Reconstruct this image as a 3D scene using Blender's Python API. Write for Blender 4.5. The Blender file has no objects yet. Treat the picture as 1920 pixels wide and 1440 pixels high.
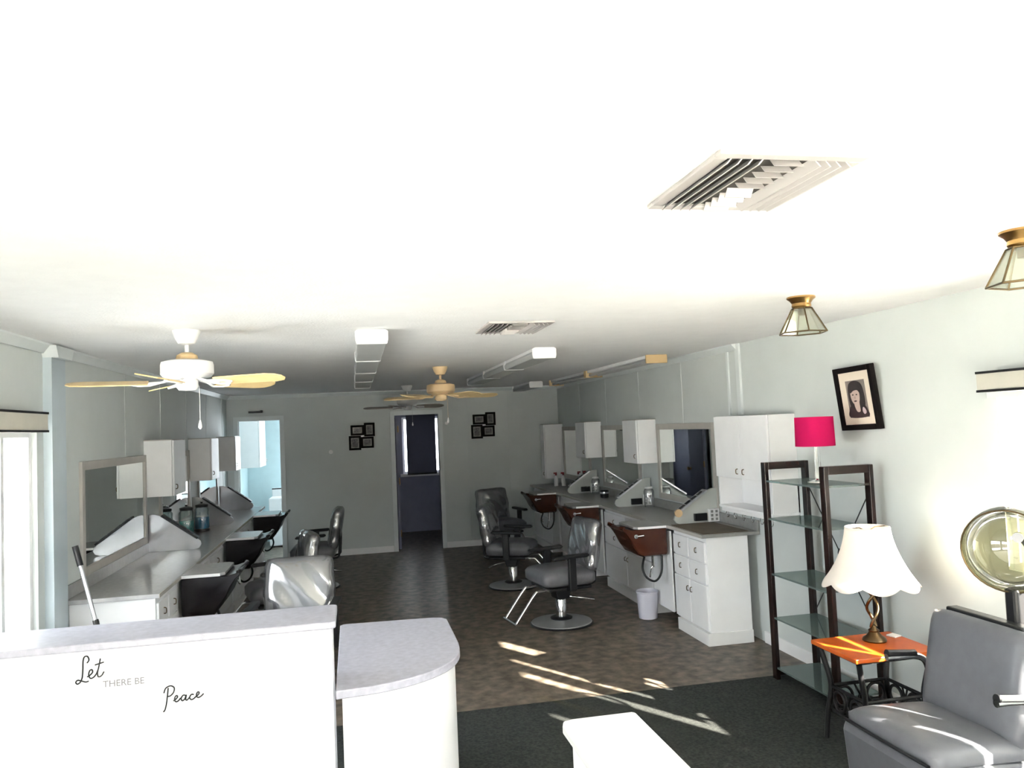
import bpy, bmesh, math, random
from mathutils import Vector, Matrix, Quaternion
R = math.radians
PI = math.pi
scene = bpy.context.scene
COL = scene.collection
random.seed(7)

# ---------------------------------------------------------------- camera
F_PX, YAW, PITCH, ROLL, CAM_H = 1470.0, R(11.56), R(3.03), R(2.46), 1.83
fw = Vector((math.sin(YAW)*math.cos(PITCH), math.cos(YAW)*math.cos(PITCH), math.sin(PITCH)))
rt = Vector((math.cos(YAW), -math.sin(YAW), 0))
up = rt.cross(fw)
rt2 = rt*math.cos(ROLL) - up*math.sin(ROLL)
up2 = rt*math.sin(ROLL) + up*math.cos(ROLL)
cam_data = bpy.data.cameras.new('camera')
cam_data.sensor_fit = 'HORIZONTAL'
cam_data.sensor_width = 36.0
cam_data.lens = F_PX/1920*36
cam_data.clip_start = 0.02
cam = bpy.data.objects.new('camera', cam_data)
COL.objects.link(cam)
mw = Matrix((rt2, up2, -fw)).transposed().to_4x4()
mw.translation = Vector((0, 0, CAM_H))
cam.matrix_world = mw
scene.camera = cam

# ---------------------------------------------------------------- world, sun, exposure
world = bpy.data.worlds.new('world')
scene.world = world
world.use_nodes = True
bg = world.node_tree.nodes['Background']
bg.inputs['Color'].default_value = (0.88, 0.95, 1.0, 1)
bg.inputs['Strength'].default_value = 9.0
sun_data = bpy.data.lights.new('sun', 'SUN')
sun_data.energy = 130.0
sun_data.angle = R(0.6)
sun_data.color = (1.0, 0.93, 0.80)
sun = bpy.data.objects.new('sun', sun_data)
COL.objects.link(sun)
SUN_EL = R(24.8)
sd = Vector((-0.530*math.cos(SUN_EL), 0.848*math.cos(SUN_EL), -math.sin(SUN_EL)))
sun.rotation_euler = sd.to_track_quat('-Z', 'Y').to_euler()
sun.location = (8, -6, 6)
vs = scene.view_settings
vs.view_transform = 'Standard'
vs.look = 'None'
vs.exposure = 1.4
vs.gamma = 1.0
vs.use_curve_mapping = False

def portal(name, loc, direction, sx, sy):
    l = bpy.data.lights.new(name, 'AREA')
    l.shape = 'RECTANGLE'
    l.size = sx
    l.size_y = sy
    l.cycles.is_portal = True
    o = bpy.data.objects.new(name, l)
    COL.objects.link(o)
    o.location = loc
    o.rotation_euler = Vector(direction).to_track_quat('-Z', 'Z').to_euler()
    return o
portal('portal_left', (-1.90, 4.39, 1.27), (1, 0, 0), 1.38, 1.30)
portal('portal_right', (3.31, 2.21, 1.45), (-1, 0, 0), 2.42, .90)
portal('portal_front', (0.7, -1.78, 1.17), (0, 1, 0), 4.4, 2.05)

# ---------------------------------------------------------------- materials
MATS = {}
def mat(name, col, rough=0.5, metal=0.0, var=0.06, scale=8.0, bump=0.0, bscale=60.0, col2=None,
        trans=0.0, alpha=1.0, pos=(.3, .7), emit=None, spec=0.5, coat=0.0, ior=1.45):
    if name in MATS:
        return MATS[name]
    m = bpy.data.materials.new(name)
    m.use_nodes = True
    nt = m.node_tree
    b = nt.nodes['Principled BSDF']
    tc = nt.nodes.new('ShaderNodeTexCoord')
    nz = nt.nodes.new('ShaderNodeTexNoise')
    nz.inputs['Scale'].default_value = scale
    nz.inputs['Detail'].default_value = 5
    nt.links.new(tc.outputs['Object'], nz.inputs['Vector'])
    rp = nt.nodes.new('ShaderNodeValToRGB')
    rp.color_ramp.elements[0].position = pos[0]
    rp.color_ramp.elements[1].position = pos[1]
    c = Vector(col)
    if col2 is None:
        a = c*(1-var)
        d = Vector([min(1, x*(1+var)) for x in c])
    else:
        a, d = c, Vector(col2)
    rp.color_ramp.elements[0].color = (*a, 1)
    rp.color_ramp.elements[1].color = (*d, 1)
    nt.links.new(nz.outputs['Fac'], rp.inputs['Fac'])
    nt.links.new(rp.outputs['Color'], b.inputs['Base Color'])
    b.inputs['Roughness'].default_value = rough
    b.inputs['Metallic'].default_value = metal
    b.inputs['Transmission Weight'].default_value = trans
    b.inputs['Specular IOR Level'].default_value = spec
    b.inputs['Coat Weight'].default_value = coat
    b.inputs['IOR'].default_value = ior
    if bump:
        n2 = nt.nodes.new('ShaderNodeTexNoise')
        n2.inputs['Scale'].default_value = bscale
        n2.inputs['Detail'].default_value = 4
        nt.links.new(tc.outputs['Object'], n2.inputs['Vector'])
        bp = nt.nodes.new('ShaderNodeBump')
        bp.inputs['Strength'].default_value = bump
        bp.inputs['Distance'].default_value = 0.01
        nt.links.new(n2.outputs['Fac'], bp.inputs['Height'])
        nt.links.new(bp.outputs['Normal'], b.inputs['Normal'])
    if emit:
        b.inputs['Emission Color'].default_value = (*emit[:3], 1)
        b.inputs['Emission Strength'].default_value = emit[3]
    MATS[name] = m
    return m

def mat_pane(name, tint=(1, 1, 1), gloss=0.08, body=0.0, bodycol=(.5, .6, .55), rough=0.02, edge=0.0):
    """thin pane: mostly see-through, a little mirror, optionally some milky body"""
    if name in MATS:
        return MATS[name]
    m = bpy.data.materials.new(name)
    m.use_nodes = True
    nt = m.node_tree
    nt.nodes.clear()
    out = nt.nodes.new('ShaderNodeOutputMaterial')
    tr = nt.nodes.new('ShaderNodeBsdfTransparent')
    nz = nt.nodes.new('ShaderNodeTexNoise')
    nz.inputs['Scale'].default_value = 3
    rp = nt.nodes.new('ShaderNodeValToRGB')
    rp.color_ramp.elements[0].color = (*[x*0.96 for x in tint], 1)
    rp.color_ramp.elements[1].color = (*tint, 1)
    nt.links.new(nz.outputs['Fac'], rp.inputs['Fac'])
    if edge > 0:                     # a longer path through the plastic toward its silhouette
        l2 = nt.nodes.new('ShaderNodeLayerWeight')
        l2.inputs['Blend'].default_value = edge
        mc = nt.nodes.new('ShaderNodeMix')
        mc.data_type = 'RGBA'
        nt.links.new(l2.outputs['Facing'], mc.inputs[0])
        nt.links.new(rp.outputs['Color'], mc.inputs[6])
        mc.inputs[7].default_value = (*[x**3 for x in tint], 1)
        nt.links.new(mc.outputs[2], tr.inputs['Color'])
    else:
        nt.links.new(rp.outputs['Color'], tr.inputs['Color'])
    gl = nt.nodes.new('ShaderNodeBsdfGlossy')
    gl.inputs['Roughness'].default_value = rough
    lw = nt.nodes.new('ShaderNodeLayerWeight')
    lw.inputs['Blend'].default_value = 0.25
    mu = nt.nodes.new('ShaderNodeMath')
    mu.operation = 'MULTIPLY_ADD'
    mu.inputs[1].default_value = 0.6
    mu.inputs[2].default_value = gloss
    nt.links.new(lw.outputs['Fresnel'], mu.inputs[0])
    mx = nt.nodes.new('ShaderNodeMixShader')
    nt.links.new(mu.outputs[0], mx.inputs['Fac'])
    base = tr
    if body > 0:
        df = nt.nodes.new('ShaderNodeBsdfDiffuse')
        df.inputs['Color'].default_value = (*bodycol, 1)
        m2 = nt.nodes.new('ShaderNodeMixShader')
        m2.inputs['Fac'].default_value = body
        nt.links.new(tr.outputs[0], m2.inputs[1])
        nt.links.new(df.outputs[0], m2.inputs[2])
        base = m2
    nt.links.new(base.outputs[0], mx.inputs[1])
    nt.links.new(gl.outputs[0], mx.inputs[2])
    nt.links.new(mx.outputs[0], out.inputs['Surface'])
    MATS[name] = m
    return m

def mat_cloth(name, col, trl=0.5):
    """fabric or vane that lets light glow through"""
    if name in MATS:
        return MATS[name]
    m = bpy.data.materials.new(name)
    m.use_nodes = True
    nt = m.node_tree
    nt.nodes.clear()
    out = nt.nodes.new('ShaderNodeOutputMaterial')
    nz = nt.nodes.new('ShaderNodeTexNoise')
    nz.inputs['Scale'].default_value = 20
    rp = nt.nodes.new('ShaderNodeValToRGB')
    rp.color_ramp.elements[0].color = (*[x*0.95 for x in col], 1)
    rp.color_ramp.elements[1].color = (*col, 1)
    nt.links.new(nz.outputs['Fac'], rp.inputs['Fac'])
    df = nt.nodes.new('ShaderNodeBsdfDiffuse')
    tl = nt.nodes.new('ShaderNodeBsdfTranslucent')
    mx = nt.nodes.new('ShaderNodeMixShader')
    mx.inputs['Fac'].default_value = trl
    for n in (df, tl):
        nt.links.new(rp.outputs['Color'], n.inputs['Color'])
    nt.links.new(df.outputs[0], mx.inputs[1])
    nt.links.new(tl.outputs[0], mx.inputs[2])
    nt.links.new(mx.outputs[0], out.inputs['Surface'])
    MATS[name] = m
    return m

wall_m = mat('sage_wall', (.555, .59, .58), .7, var=.03, scale=2.5, bump=.06, bscale=25)
ceil_m = mat('ceiling_white', (.86, .86, .86), .85, var=.02, bump=.25, bscale=70)
trim_m = mat('trim_paint', (.66, .70, .70), .45, var=.03)
white_m = mat('white_paint', (.80, .80, .80), .4, var=.02)
lam_white = mat('white_laminate', (.84, .84, .85), .35, var=.02)
lam_grey = mat('grey_laminate', (.26, .26, .25), .28, var=.10, scale=30)
lam_lav = mat('lavender_laminate', (.37, .37, .43), .3, col2=(.47, .47, .54), scale=35)
vinyl_floor = mat('vinyl_floor', (.066, .055, .043), .36, col2=(.19, .155, .12), scale=11, pos=(.36, .66), bump=.05, bscale=14, spec=.13)
carpet_m = mat('charcoal_carpet', (.022, .024, .023), .95, col2=(.05, .053, .05), scale=60, bump=.6, bscale=220, spec=.1)
black_m = mat('black_plastic', (.006, .006, .007), .4, var=.2)
brown_m = mat('brown_bowl_plastic', (.055, .016, .008), .18, var=.15)
blackbowl_m = mat('black_bowl_plastic', (.010, .008, .009), .2, var=.2)
chrome_m = mat('chrome', (.82, .82, .82), .09, 1.0, var=.02)
brass_m = mat('aged_brass', (.42, .26, .10), .28, 1.0, var=.15)
bronze_m = mat('bronze_lamp_metal', (.12, .085, .045), .32, 1.0, var=.2)
grey_vinyl = mat('grey_upholstery_vinyl', (.12, .12, .13), .34, var=.08, scale=20, bump=.05, bscale=90)
grey_vinyl2 = mat('dryer_chair_vinyl', (.10, .105, .12), .36, var=.06, scale=20, bump=.04, bscale=120)
walnut_m = mat('walnut_wood', (.009, .005, .004), .25, col2=(.022, .009, .007), scale=14)
orange_m = mat('orange_wood', (.36, .055, .006), .28, col2=(.48, .10, .012), scale=9)
iron_m = mat('wrought_iron', (.005, .005, .006), .5, var=.2)
pink_m = mat_cloth('hot_pink_fabric', (.52, .014, .10), .3)
shade_m = mat_cloth('white_lampshade_fabric', (.90, .86, .80), .35)
vane_m = mat_cloth('white_blind_vane', (.88, .88, .84), .35)
maple_m = mat('maple_blade', (.62, .45, .20), .4, col2=(.74, .57, .30), scale=12)
cream_m = mat('cream_fan_paint', (.64, .47, .27), .4, var=.05)
tan_m = mat('tan_fixture_end', (.52, .38, .20), .6, var=.06)
lens_m = mat('fluorescent_lens', (.40, .41, .41), .35, var=.04, bump=.1, bscale=200)
mirror_m = mat('mirror_glass', (.80, .84, .82), .015, 1.0, var=.01)
frame_m = mat('mirror_frame_wood', (.42, .40, .37), .45, var=.05)
glass_m = mat_pane('clear_pane', (1, 1, 1), .03)
shelf_glass = mat_pane('green_shelf_glass', (.60, .74, .70), .08, .50, (.20, .26, .25))
lamp_glass = mat_pane('lantern_glass', (.93, .95, .90), .06, .10, (.8, .8, .7))
hood_glass = mat_pane('smoky_hood_plastic', (.36, .35, .23), .10, .15, (.14, .14, .09), .04, .5)
wrap_m = mat_pane('clear_plastic_wrap', (.95, .95, .96), .22, .10, (.6, .6, .62), .12)
jar_glass = mat_pane('jar_glass', (.88, .95, .95), .10, .10, (.5, .6, .6))
teal_m = mat('teal_liquid', (.0, .16, .15), .1, var=.1)
blue_m = mat('blue_liquid', (.0, .09, .22), .1, var=.1)
darkframe_m = mat('dark_frame_wood', (.006, .004, .004), .7, var=.2, spec=.12)
matboard_m = mat('cream_mat_board', (.68, .60, .50), .8, var=.03)
dusk_m = mat('blue_grey_paint', (.25, .26, .34), .7, var=.04)
aqua_m = mat('aqua_paint', (.56, .70, .73), .7, var=.03)
darkshade_m = mat_cloth('dark_window_shade', (.10, .10, .12), .25)
grille_m = mat('vent_grille_paint', (.42, .40, .39), .5, var=.03)
dark_m = mat('duct_shade_dark', (.05, .045, .04), .8, var=.2)
bin_m = mat('lavender_bin_plastic', (.50, .50, .58), .4, var=.03)
matbrown = mat('brown_mat', (.10, .075, .05), .6, var=.2)
beige_m = mat('beige_valance_fabric', (.42, .41, .36), .8, var=.05)
ink_m = mat('black_ink', (.01, .01, .01), .6)
faint_m = mat('faint_grey_ink', (.22, .22, .23), .6)
alu_m = mat('aluminium', (.55, .56, .60), .3, .9, var=.05)
concrete_m = mat('light_concrete', (.62, .60, .56), .9, var=.1)

# ---------------------------------------------------------------- mesh helpers
class MB:
    def __init__(s):
        s.v = []; s.f = []
    def add(s, vs, fs):
        k = len(s.v)
        s.v += [tuple(p) for p in vs]
        s.f += [tuple(i+k for i in f) for f in fs]
        return s
    def box(s, x0, x1, y0, y1, z0, z1):
        v = [(x0,y0,z0),(x1,y0,z0),(x1,y1,z0),(x0,y1,z0),(x0,y0,z1),(x1,y0,z1),(x1,y1,z1),(x0,y1,z1)]
        return s.add(v, [(0,3,2,1),(4,5,6,7),(0,1,5,4),(1,2,6,5),(2,3,7,6),(3,0,4,7)])
    def prism(s, poly, axis, a, b):
        """poly: 2D points; extruded along axis from a to b. axis X: (y,z), Y: (x,z), Z: (x,y)"""
        n = len(poly)
        def P(p, t):
            return {'X': (t, p[0], p[1]), 'Y': (p[0], t, p[1]), 'Z': (p[0], p[1], t)}[axis]
        v = [P(p, a) for p in poly] + [P(p, b) for p in poly]
        f = [tuple(range(n)), tuple(range(2*n-1, n-1, -1))]
        f += [(i, (i+1) % n, n+(i+1) % n, n+i) for i in range(n)]
        return s.add(v, f)
    def cyl(s, p0, p1, r0, r1=None, n=20):
        r1 = r0 if r1 is None else r1
        p0 = Vector(p0); p1 = Vector(p1)
        d = (p1-p0).normalized()
        a = d.orthogonal().normalized(); b = d.cross(a)
        v = []
        for p, r in ((p0, r0), (p1, r1)):
            for i in range(n):
                t = 2*PI*i/n
                v.append(p+(a*math.cos(t)+b*math.sin(t))*r)
        f = [(i, (i+1) % n, n+(i+1) % n, n+i) for i in range(n)]
        f += [tuple(range(n-1, -1, -1)), tuple(range(n, 2*n))]
        return s.add(v, f)
    def tube(s, path, r, n=10, closed=False):
        pts = [Vector(p) for p in path]
        m = len(pts)
        v = []; prev = None
        for i, p in enumerate(pts):
            if closed:
                d = (pts[(i+1) % m]-pts[i-1]).normalized()
            else:
                d = (pts[min(i+1, m-1)]-pts[max(i-1, 0)]).normalized()
            if prev is None:
                a = d.orthogonal().normalized()
            else:
                a = (prev-d*prev.dot(d))
                a = a.normalized() if a.length > 1e-6 else d.orthogonal().normalized()
            prev = a
            b = d.cross(a)
            rr = r[i] if isinstance(r, (list, tuple)) else r
            for k in range(n):
                t = 2*PI*k/n
                v.append(p+(a*math.cos(t)+b*math.sin(t))*rr)
        f = []
        for i in range(m if closed else m-1):
            j = (i+1) % m
            for k in range(n):
                f.append((i*n+k, i*n+(k+1) % n, j*n+(k+1) % n, j*n+k))
        if not closed:
            f += [tuple(range(n-1, -1, -1)), tuple(range((m-1)*n, m*n))]
        return s.add(v, f)
    def lathe(s, prof, c=(0, 0, 0), n=32, cap=True, lobes=0, amp=0.0):
        """prof: list of (r,z); closed solid about z axis through c"""
        v = []; f = []
        m = len(prof)
        for i, (r, z) in enumerate(prof):
            for k in range(n):
                t = 2*PI*k/n
                q = r
                v.append((c[0]+q*math.cos(t), c[1]+q*math.sin(t), c[2]+z))
        for i in range(m-1):
            for k in range(n):
                f.append((i*n+k, i*n+(k+1) % n, (i+1)*n+(k+1) % n, (i+1)*n+k))
        if cap:
            f += [tuple(range(n-1, -1, -1)), tuple(range((m-1)*n, m*n))]
        return s.add(v, f)
    def obj(s, name, m, parent=None, smooth=None, bevel=0.0, seg=2, loc=None, sub=0, recalc=True):
        me = bpy.data.meshes.new(name)
        me.from_pydata(s.v, [], s.f)
        if recalc:
            bm = bmesh.new(); bm.from_mesh(me)
            bmesh.ops.recalc_face_normals(bm, faces=bm.faces)
            bm.to_mesh(me); bm.free()
        me.materials.append(m)
        if smooth is not None:
            me.polygons.foreach_set('use_smooth', [True]*len(me.polygons))
            me.set_sharp_from_angle(angle=R(smooth))
        o = bpy.data.objects.new(name, me)
        COL.objects.link(o)
        if bevel:
            b = o.modifiers.new('bevel', 'BEVEL')
            b.width = bevel; b.segments = seg; b.limit_method = 'ANGLE'; b.angle_limit = R(40)
        if sub:
            q = o.modifiers.new('sub', 'SUBSURF'); q.levels = sub; q.render_levels = sub
        if parent is not None:
            o.parent = parent
        if loc is not None:
            o.location = loc
        return o

def catmull(pts, k=6, closed=False):
    P = [Vector(p) for p in pts]
    out = []
    n = len(P)
    rng = range(n) if closed else range(n-1)
    for i in rng:
        p0 = P[i-1] if (closed or i > 0) else P[0]
        p1 = P[i]; p2 = P[(i+1) % n]
        p3 = P[(i+2) % n] if (closed or i+2 < n) else P[-1]
        for j in range(k):
            t = j/k
            out.append(0.5*((2*p1)+(-p0+p2)*t+(2*p0-5*p1+4*p2-p3)*t*t+(-p0+3*p1-3*p2+p3)*t**3))
    if not closed:
        out.append(P[-1])
    return out

def tag(o, label, cat, group=None):
    o['label'] = label; o['category'] = cat
    if group: o['group'] = group
    return o
def thing(name, label, cat, loc=(0, 0, 0), rz=0.0, group=None):
    o = bpy.data.objects.new(name, None)
    o.empty_display_size = 0.1
    COL.objects.link(o)
    o.location = loc; o.rotation_euler = (0, 0, rz)
    return tag(o, label, cat, group)
def struct(o, label=None):
    o['kind'] = 'structure'
    if label: o['label'] = label
    return o
def dup(root, loc=None, rz=None, label=None, group=None):
    r = root.copy(); COL.objects.link(r)
    if loc is not None: r.location = loc
    if rz is not None: r.rotation_euler = (0, 0, rz)
    if label: r['label'] = label
    if group: r['group'] = group
    for ch in list(root.children):
        c = ch.copy(); COL.objects.link(c); c.parent = r
        for g in list(ch.children):
            d = g.copy(); COL.objects.link(d); d.parent = c
    return r

# ================================================================ SETTING
XL, XR, YB, YF, H = -1.82, 3.21, 12.13, -1.70, 2.44
SEAM = 5.13
# floor
struct(MB().box(XL-.1, XR+.1, SEAM, 14.45, -.06, 0).obj('floor', vinyl_floor))
struct(MB().box(XL-.1, XR+.1, YF-.1, SEAM, -.06, .006).obj('floor_carpet', carpet_m))
struct(MB().box(-14, 16, -16, YF-.1, -.12, -.06).obj('ground_outside', concrete_m))
struct(MB().box(XR+.1, 16, YF-.1, 20, -.12, -.06).obj('ground_outside', concrete_m))
struct(MB().box(-14, XL-.1, YF-.1, 20, -.12, -.06).obj('ground_outside', concrete_m))
# outside: unseen roof and dark wall, added to shape the daylight coming in
struct(MB().box(XL-.1, XR+.1, YF-2.6, YF-.1, H+.06, H+.2).obj('sky_blocker_roof', ceil_m))  # added roof, cuts the sky light that reaches deep into the room
struct(MB().box(-14, 16, -14.2, -14, -.06, 3.0).obj('horizon_blocker_wall', mat('dark_blocker_paint', (.16, .12, .10), .9, var=.2)))  # added dark wall, blocks the low sky from the far end
# ceiling
struct(MB().box(XL-.1, XR+.1, YF-.1, 14.45, H, H+.1).obj('ceiling', ceil_m))
# left wall with window
W1 = (3.70, 5.07, .62, 1.92)
m = MB()
m.box(XL-.1, XL, YF-.1, W1[0], 0, H).box(XL-.1, XL, W1[1], YB+.1, 0, H)
m.box(XL-.1, XL, W1[0], W1[1], 0, W1[2]).box(XL-.1, XL, W1[0], W1[1], W1[3], H)
struct(m.obj('wall_left', wall_m))
# right wall with window
W2 = (1.00, 3.42, 1.0, 1.90)
m = MB()
m.box(XR, XR+.1, YF-.1, W2[0], 0, H).box(XR, XR+.1, W2[1], YB+.1, 0, H)
m.box(XR, XR+.1, W2[0], W2[1], 0, W2[2]).box(XR, XR+.1, W2[0], W2[1], W2[3], H)
struct(m.obj('wall_right', wall_m))
# back wall with two doorways
DA = (-1.66, -1.07, 2.06); DB = (.62, 1.29, 2.06)
m = MB()
m.box(XL, DA[0], YB, YB+.1, 0, H).box(DA[1], DB[0], YB, YB+.1, 0, H).box(DB[1], XR, YB, YB+.1, 0, H)
m.box(DA[0], DA[1], YB, YB+.1, DA[2], H).box(DB[0], DB[1], YB, YB+.1, DB[2], H)
struct(m.obj('wall_back', wall_m))
# wall behind the camera: shop front with big panes
m = MB()
FW = [(-1.5, .55), (.95, 2.95)]
m.box(XL, FW[0][0], YF-.1, YF, 0, H).box(FW[0][1], FW[1][0], YF-.1, YF, 0, H).box(FW[1][1], XR, YF-.1, YF, 0, H)
for a, b in FW:
    m.box(a, b, YF-.1, YF, 0, .15).box(a, b, YF-.1, YF, 2.2, H)
struct(m.obj('wall_front', wall_m))
def window(name, axis, a, b, z0, z1, p0, p1, mull):
    """frame bars + pane; axis: wall normal axis; p0..p1 wall thickness range; a..b along wall"""
    m = MB()
    def bx(u0, u1, w0, w1):
        if axis == 'X': m.box(p0, p1, u0, u1, w0, w1)
        else: m.box(u0, u1, p0, p1, w0, w1)
    t = .04
    bx(a, b, z0, z0+t); bx(a, b, z1-t, z1); bx(a, a+t, z0+t, z1-t); bx(b-t, b, z0+t, z1-t)
    for u in mull: bx(u-.02, u+.02, z0+t, z1-t)
    o = struct(m.obj(name, white_m))
    g = MB(); q = (p0+p1)/2
    us = [a+t]+[u for u in mull]+[b-t]
    for u0, u1 in zip(us[:-1], us[1:]):
        g = MB()
        if axis == 'X': g.box(q-.003, q+.003, u0, u1, z0+t, z1-t)
        else: g.box(u0, u1, q-.003, q+.003, z0+t, z1-t)
        g.obj('pane', glass_m, o)
    return o
window('window_1', 'X', *W1, XL-.09, XL-.03, [4.68])
window('window_2', 'X', *W2, XR+.03, XR+.09, [2.26])
window('window_3', 'Y', FW[0][0], FW[0][1], .15, 2.2, YF-.08, YF-.02, [-.45])
window('window_4', 'Y', FW[1][0], FW[1][1], .15, 2.2, YF-.08, YF-.02, [1.95])
# panelling joints on the side and back walls are shallow battens
m = MB()
for y in (6.9, 8.1, 9.3, 10.5, 11.7): m.box(XL, XL+.004, y-.012, y+.012, .1, 2.38)
struct(m.obj('trim_1', wall_m))
m = MB()
for y in (7.3, 8.5, 9.7, 10.9): m.box(XR-.004, XR, y-.012, y+.012, .1, 2.38)
struct(m.obj('trim_2', wall_m))
m = MB()
for x in (-.55, .1, 1.75, 2.4): m.box(x-.012, x+.012, YB-.004, YB, .1, 2.38)
struct(m.obj('trim_3', wall_m))
# crown moulding
def crown(name, poly, axis, a, b): struct(MB().prism(poly, axis, a, b).obj(name, trim_m))
crown('trim_4', [(XL, 2.385), (XL+.012, 2.385), (XL+.055, 2.428), (XL+.055, H), (XL, H)], 'Y', YF, YB)
crown('trim_5', [(XR, 2.385), (XR-.012, 2.385), (XR-.055, 2.428), (XR-.055, H), (XR, H)], 'Y', 6.1, YB)
crown('trim_6', [(YB, 2.385), (YB-.012, 2.385), (YB-.055, 2.428), (YB-.055, H), (YB, H)], 'X', XL, XR)
# pilasters
pil = struct(MB().box(XL, XL+.05, 5.17, 5.40, 0, 2.37).obj('trim_7', mat('blue_grey_trim', (.46, .53, .57), .5, var=.03)))
MB().prism([(5.17, 2.36), (5.40, 2.36), (5.44, 2.43), (5.13, 2.43)], 'X', XL, XL+.09).obj('capital', trim_m, pil)
struct(MB().box(XR-.02, XR, 6.06, 6.12, 1.84, H).box(XR-.015, XR, 6.27, 6.30, 1.84, H).obj('trim_8', trim_m))
# baseboards
struct(MB().box(XL, XL+.015, YF, 5.17, 0, .09).obj('baseboard_left', white_m))
struct(MB().box(XR-.015, XR, YF, 5.9, 0, .09).obj('baseboard_right', white_m))
struct(MB().box(DA[1]+.07, DB[0]-.07, YB-.015, YB, 0, .09).box(DB[1]+.07, XR, YB-.015, YB, 0, .09).obj('baseboard_back', white_m))
# door casings
def casing(name, d):
    a, b, z = d
    m = MB()
    m.box(a-.065, a, YB-.02, YB+.12, 0, z+.065).box(b, b+.065, YB-.02, YB+.12, 0, z+.065).box(a, b, YB-.02, YB+.12, z, z+.065)
    return struct(m.obj(name, trim_m))
casing('door_1', DA)
d2 = casing('door_2', DB)
# rooms behind the back wall
Y2 = 14.33
WS = (-.95, .15, .3, 2.2)           # side-room window, in its outside wall
m = MB()
m.box(XL-.1, WS[0], Y2, Y2+.1, 0, H).box(WS[1], .30, Y2, Y2+.1, 0, H)
m.box(WS[0], WS[1], Y2, Y2+.1, 0, WS[2]).box(WS[0], WS[1], Y2, Y2+.1, WS[3], H)
struct(m.obj('wall_side_room', aqua_m))
struct(MB().box(XL-.1, XL, YB+.1, Y2, 0, H).obj('wall_side_room_left', aqua_m))
struct(MB().box(.26, .30, YB+.1, Y2, 0, H).obj('wall_side_room_right', aqua_m))
window('window_5', 'Y', WS[0], WS[1], WS[2], WS[3], Y2+.03, Y2+.09, [])
portal('portal_side_room', ((WS[0]+WS[1])/2, Y2+.1, 1.25), (0, -1, 0), 1.1, 1.9)
WV = (.86, 1.55, 1.04, 2.06)
m = MB()
m.box(.30, WV[0], Y2, Y2+.1, 0, H).box(WV[1], 1.9, Y2, Y2+.1, 0, H)
m.box(WV[0], WV[1], Y2, Y2+.1, 0, WV[2]).box(WV[0], WV[1], Y2, Y2+.1, WV[3], H)
struct(m.obj('wall_hallway', dusk_m))
struct(MB().box(.30, .34, YB+.1, Y2, 0, H).obj('wall_hallway_left', dusk_m))
struct(MB().box(1.86, 1.9, YB+.1, Y2, 0, H).obj('wall_hallway_right', dusk_m))
w6 = window('window_6', 'Y', WV[0], WV[1], WV[2], WV[3], Y2+.03, Y2+.09, [])
MB().box(WV[0]-.05, WV[1]+.05, Y2-.03, Y2, WV[2]-.05, WV[2]).obj('sill', white_m, w6)
portal('portal_hallway', ((WV[0]+WV[1])/2, Y2+.1, 1.55), (0, -1, 0), .68, 1.0)
sh = thing('window_shade', 'dark grey shade covering the window beyond the middle doorway', 'window shade', (1.20, Y2-.05, 2.1))
MB().box(-.266, .262, -.003, .003, -1.05, .0).obj('shade_cloth', darkshade_m, sh)
MB().cyl((-.26, 0, .02), (.26, 0, .02), .025).obj('roller', black_m, sh, 40)
MB().box(-.266, .262, -.012, .012, -1.08, -1.05).obj('bottom_bar', black_m, sh)
# hallway door leaf, standing open
dl = thing('interior_door', 'blue-grey interior door standing open inside the middle doorway', 'door', (DB[0]+.02, YB+.13, 0), R(3))
MB().box(-.0, .035, 0, .66, .01, 2.03).obj('door_leaf', dusk_m, dl)
k = MB().lathe([(.004, 0), (.028, .003), (.012, .02), (.030, .045), (.026, .065), (.004, .07)], n=20).obj('knob', brass_m, dl, 50)
k.rotation_euler = (0, R(90), 0); k.location = (.035, .60, .95)
for z in (.25, 1.05, 1.85):
    MB().cyl((.036, -.006, z-.05), (.036, -.006, z+.05), .008, n=10).obj('hinge', brass_m, dl, 40)

# ================================================================ RECEPTION COUNTER
t = thing('reception_counter', 'tall white reception counter with a lavender ledge and script lettering', 'counter', (-.95, 3.55, 0))
x0, x1 = -.85, .835
MB().box(x0, x1, -.13, .10, .006, 1.02).obj('front_panel', lam_white, t, bevel=.003)
MB().prism([(x0, -.165), (x1, -.165), (x1+.018, -.15), (x1+.018, .165), (x1, .18), (x0, .18)], 'Z', 1.02, 1.05).obj('ledge', lam_lav, t, bevel=.006)
MB().box(x0, x1, -.142, -.13, 1.004, 1.02).obj('apron_strip', lam_white, t, bevel=.002)
MB().box(x0, x1, -.138, -.13, .006, .10).obj('kick_board', lam_white, t)
# script lettering, laid on the front face (local u,v in metres from the lettering origin)
def script(name, strokes, ox, oz, sc, shear=0.0, r=.0028, mt=ink_m, parent=t):
    m = MB()
    for st in strokes:
        pts = [(ox+(u+shear*v)*sc, -.1315, oz+v*sc) for u, v in st]
        m.tube(catmull(pts, 7), r, 6)
    return m.obj(name, mt, parent, 60)
Ls = [[(.95,2.05),(1.15,2.35),(1.0,2.75),(.68,2.7),(.55,2.2),(.52,1.4),(.45,.55),(.25,.05),(-.05,-.12),(-.2,.08),(0,.28),(.4,.16),(.8,.02),(1.1,.08)],
      [(.95,.55),(1.25,.72),(1.5,1.0),(1.42,1.28),(1.2,1.18),(1.1,.75),(1.25,.38),(1.55,.42),(1.85,.75),(2.05,1.2)],
      [(2.3,2.4),(2.15,1.6),(2.0,.9),(2.08,.45),(2.4,.55),(2.65,.95)],
      [(1.75,1.75),(2.15,1.85),(2.65,1.98)]]
script('lettering', Ls, -.14, .895, .036)
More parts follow.
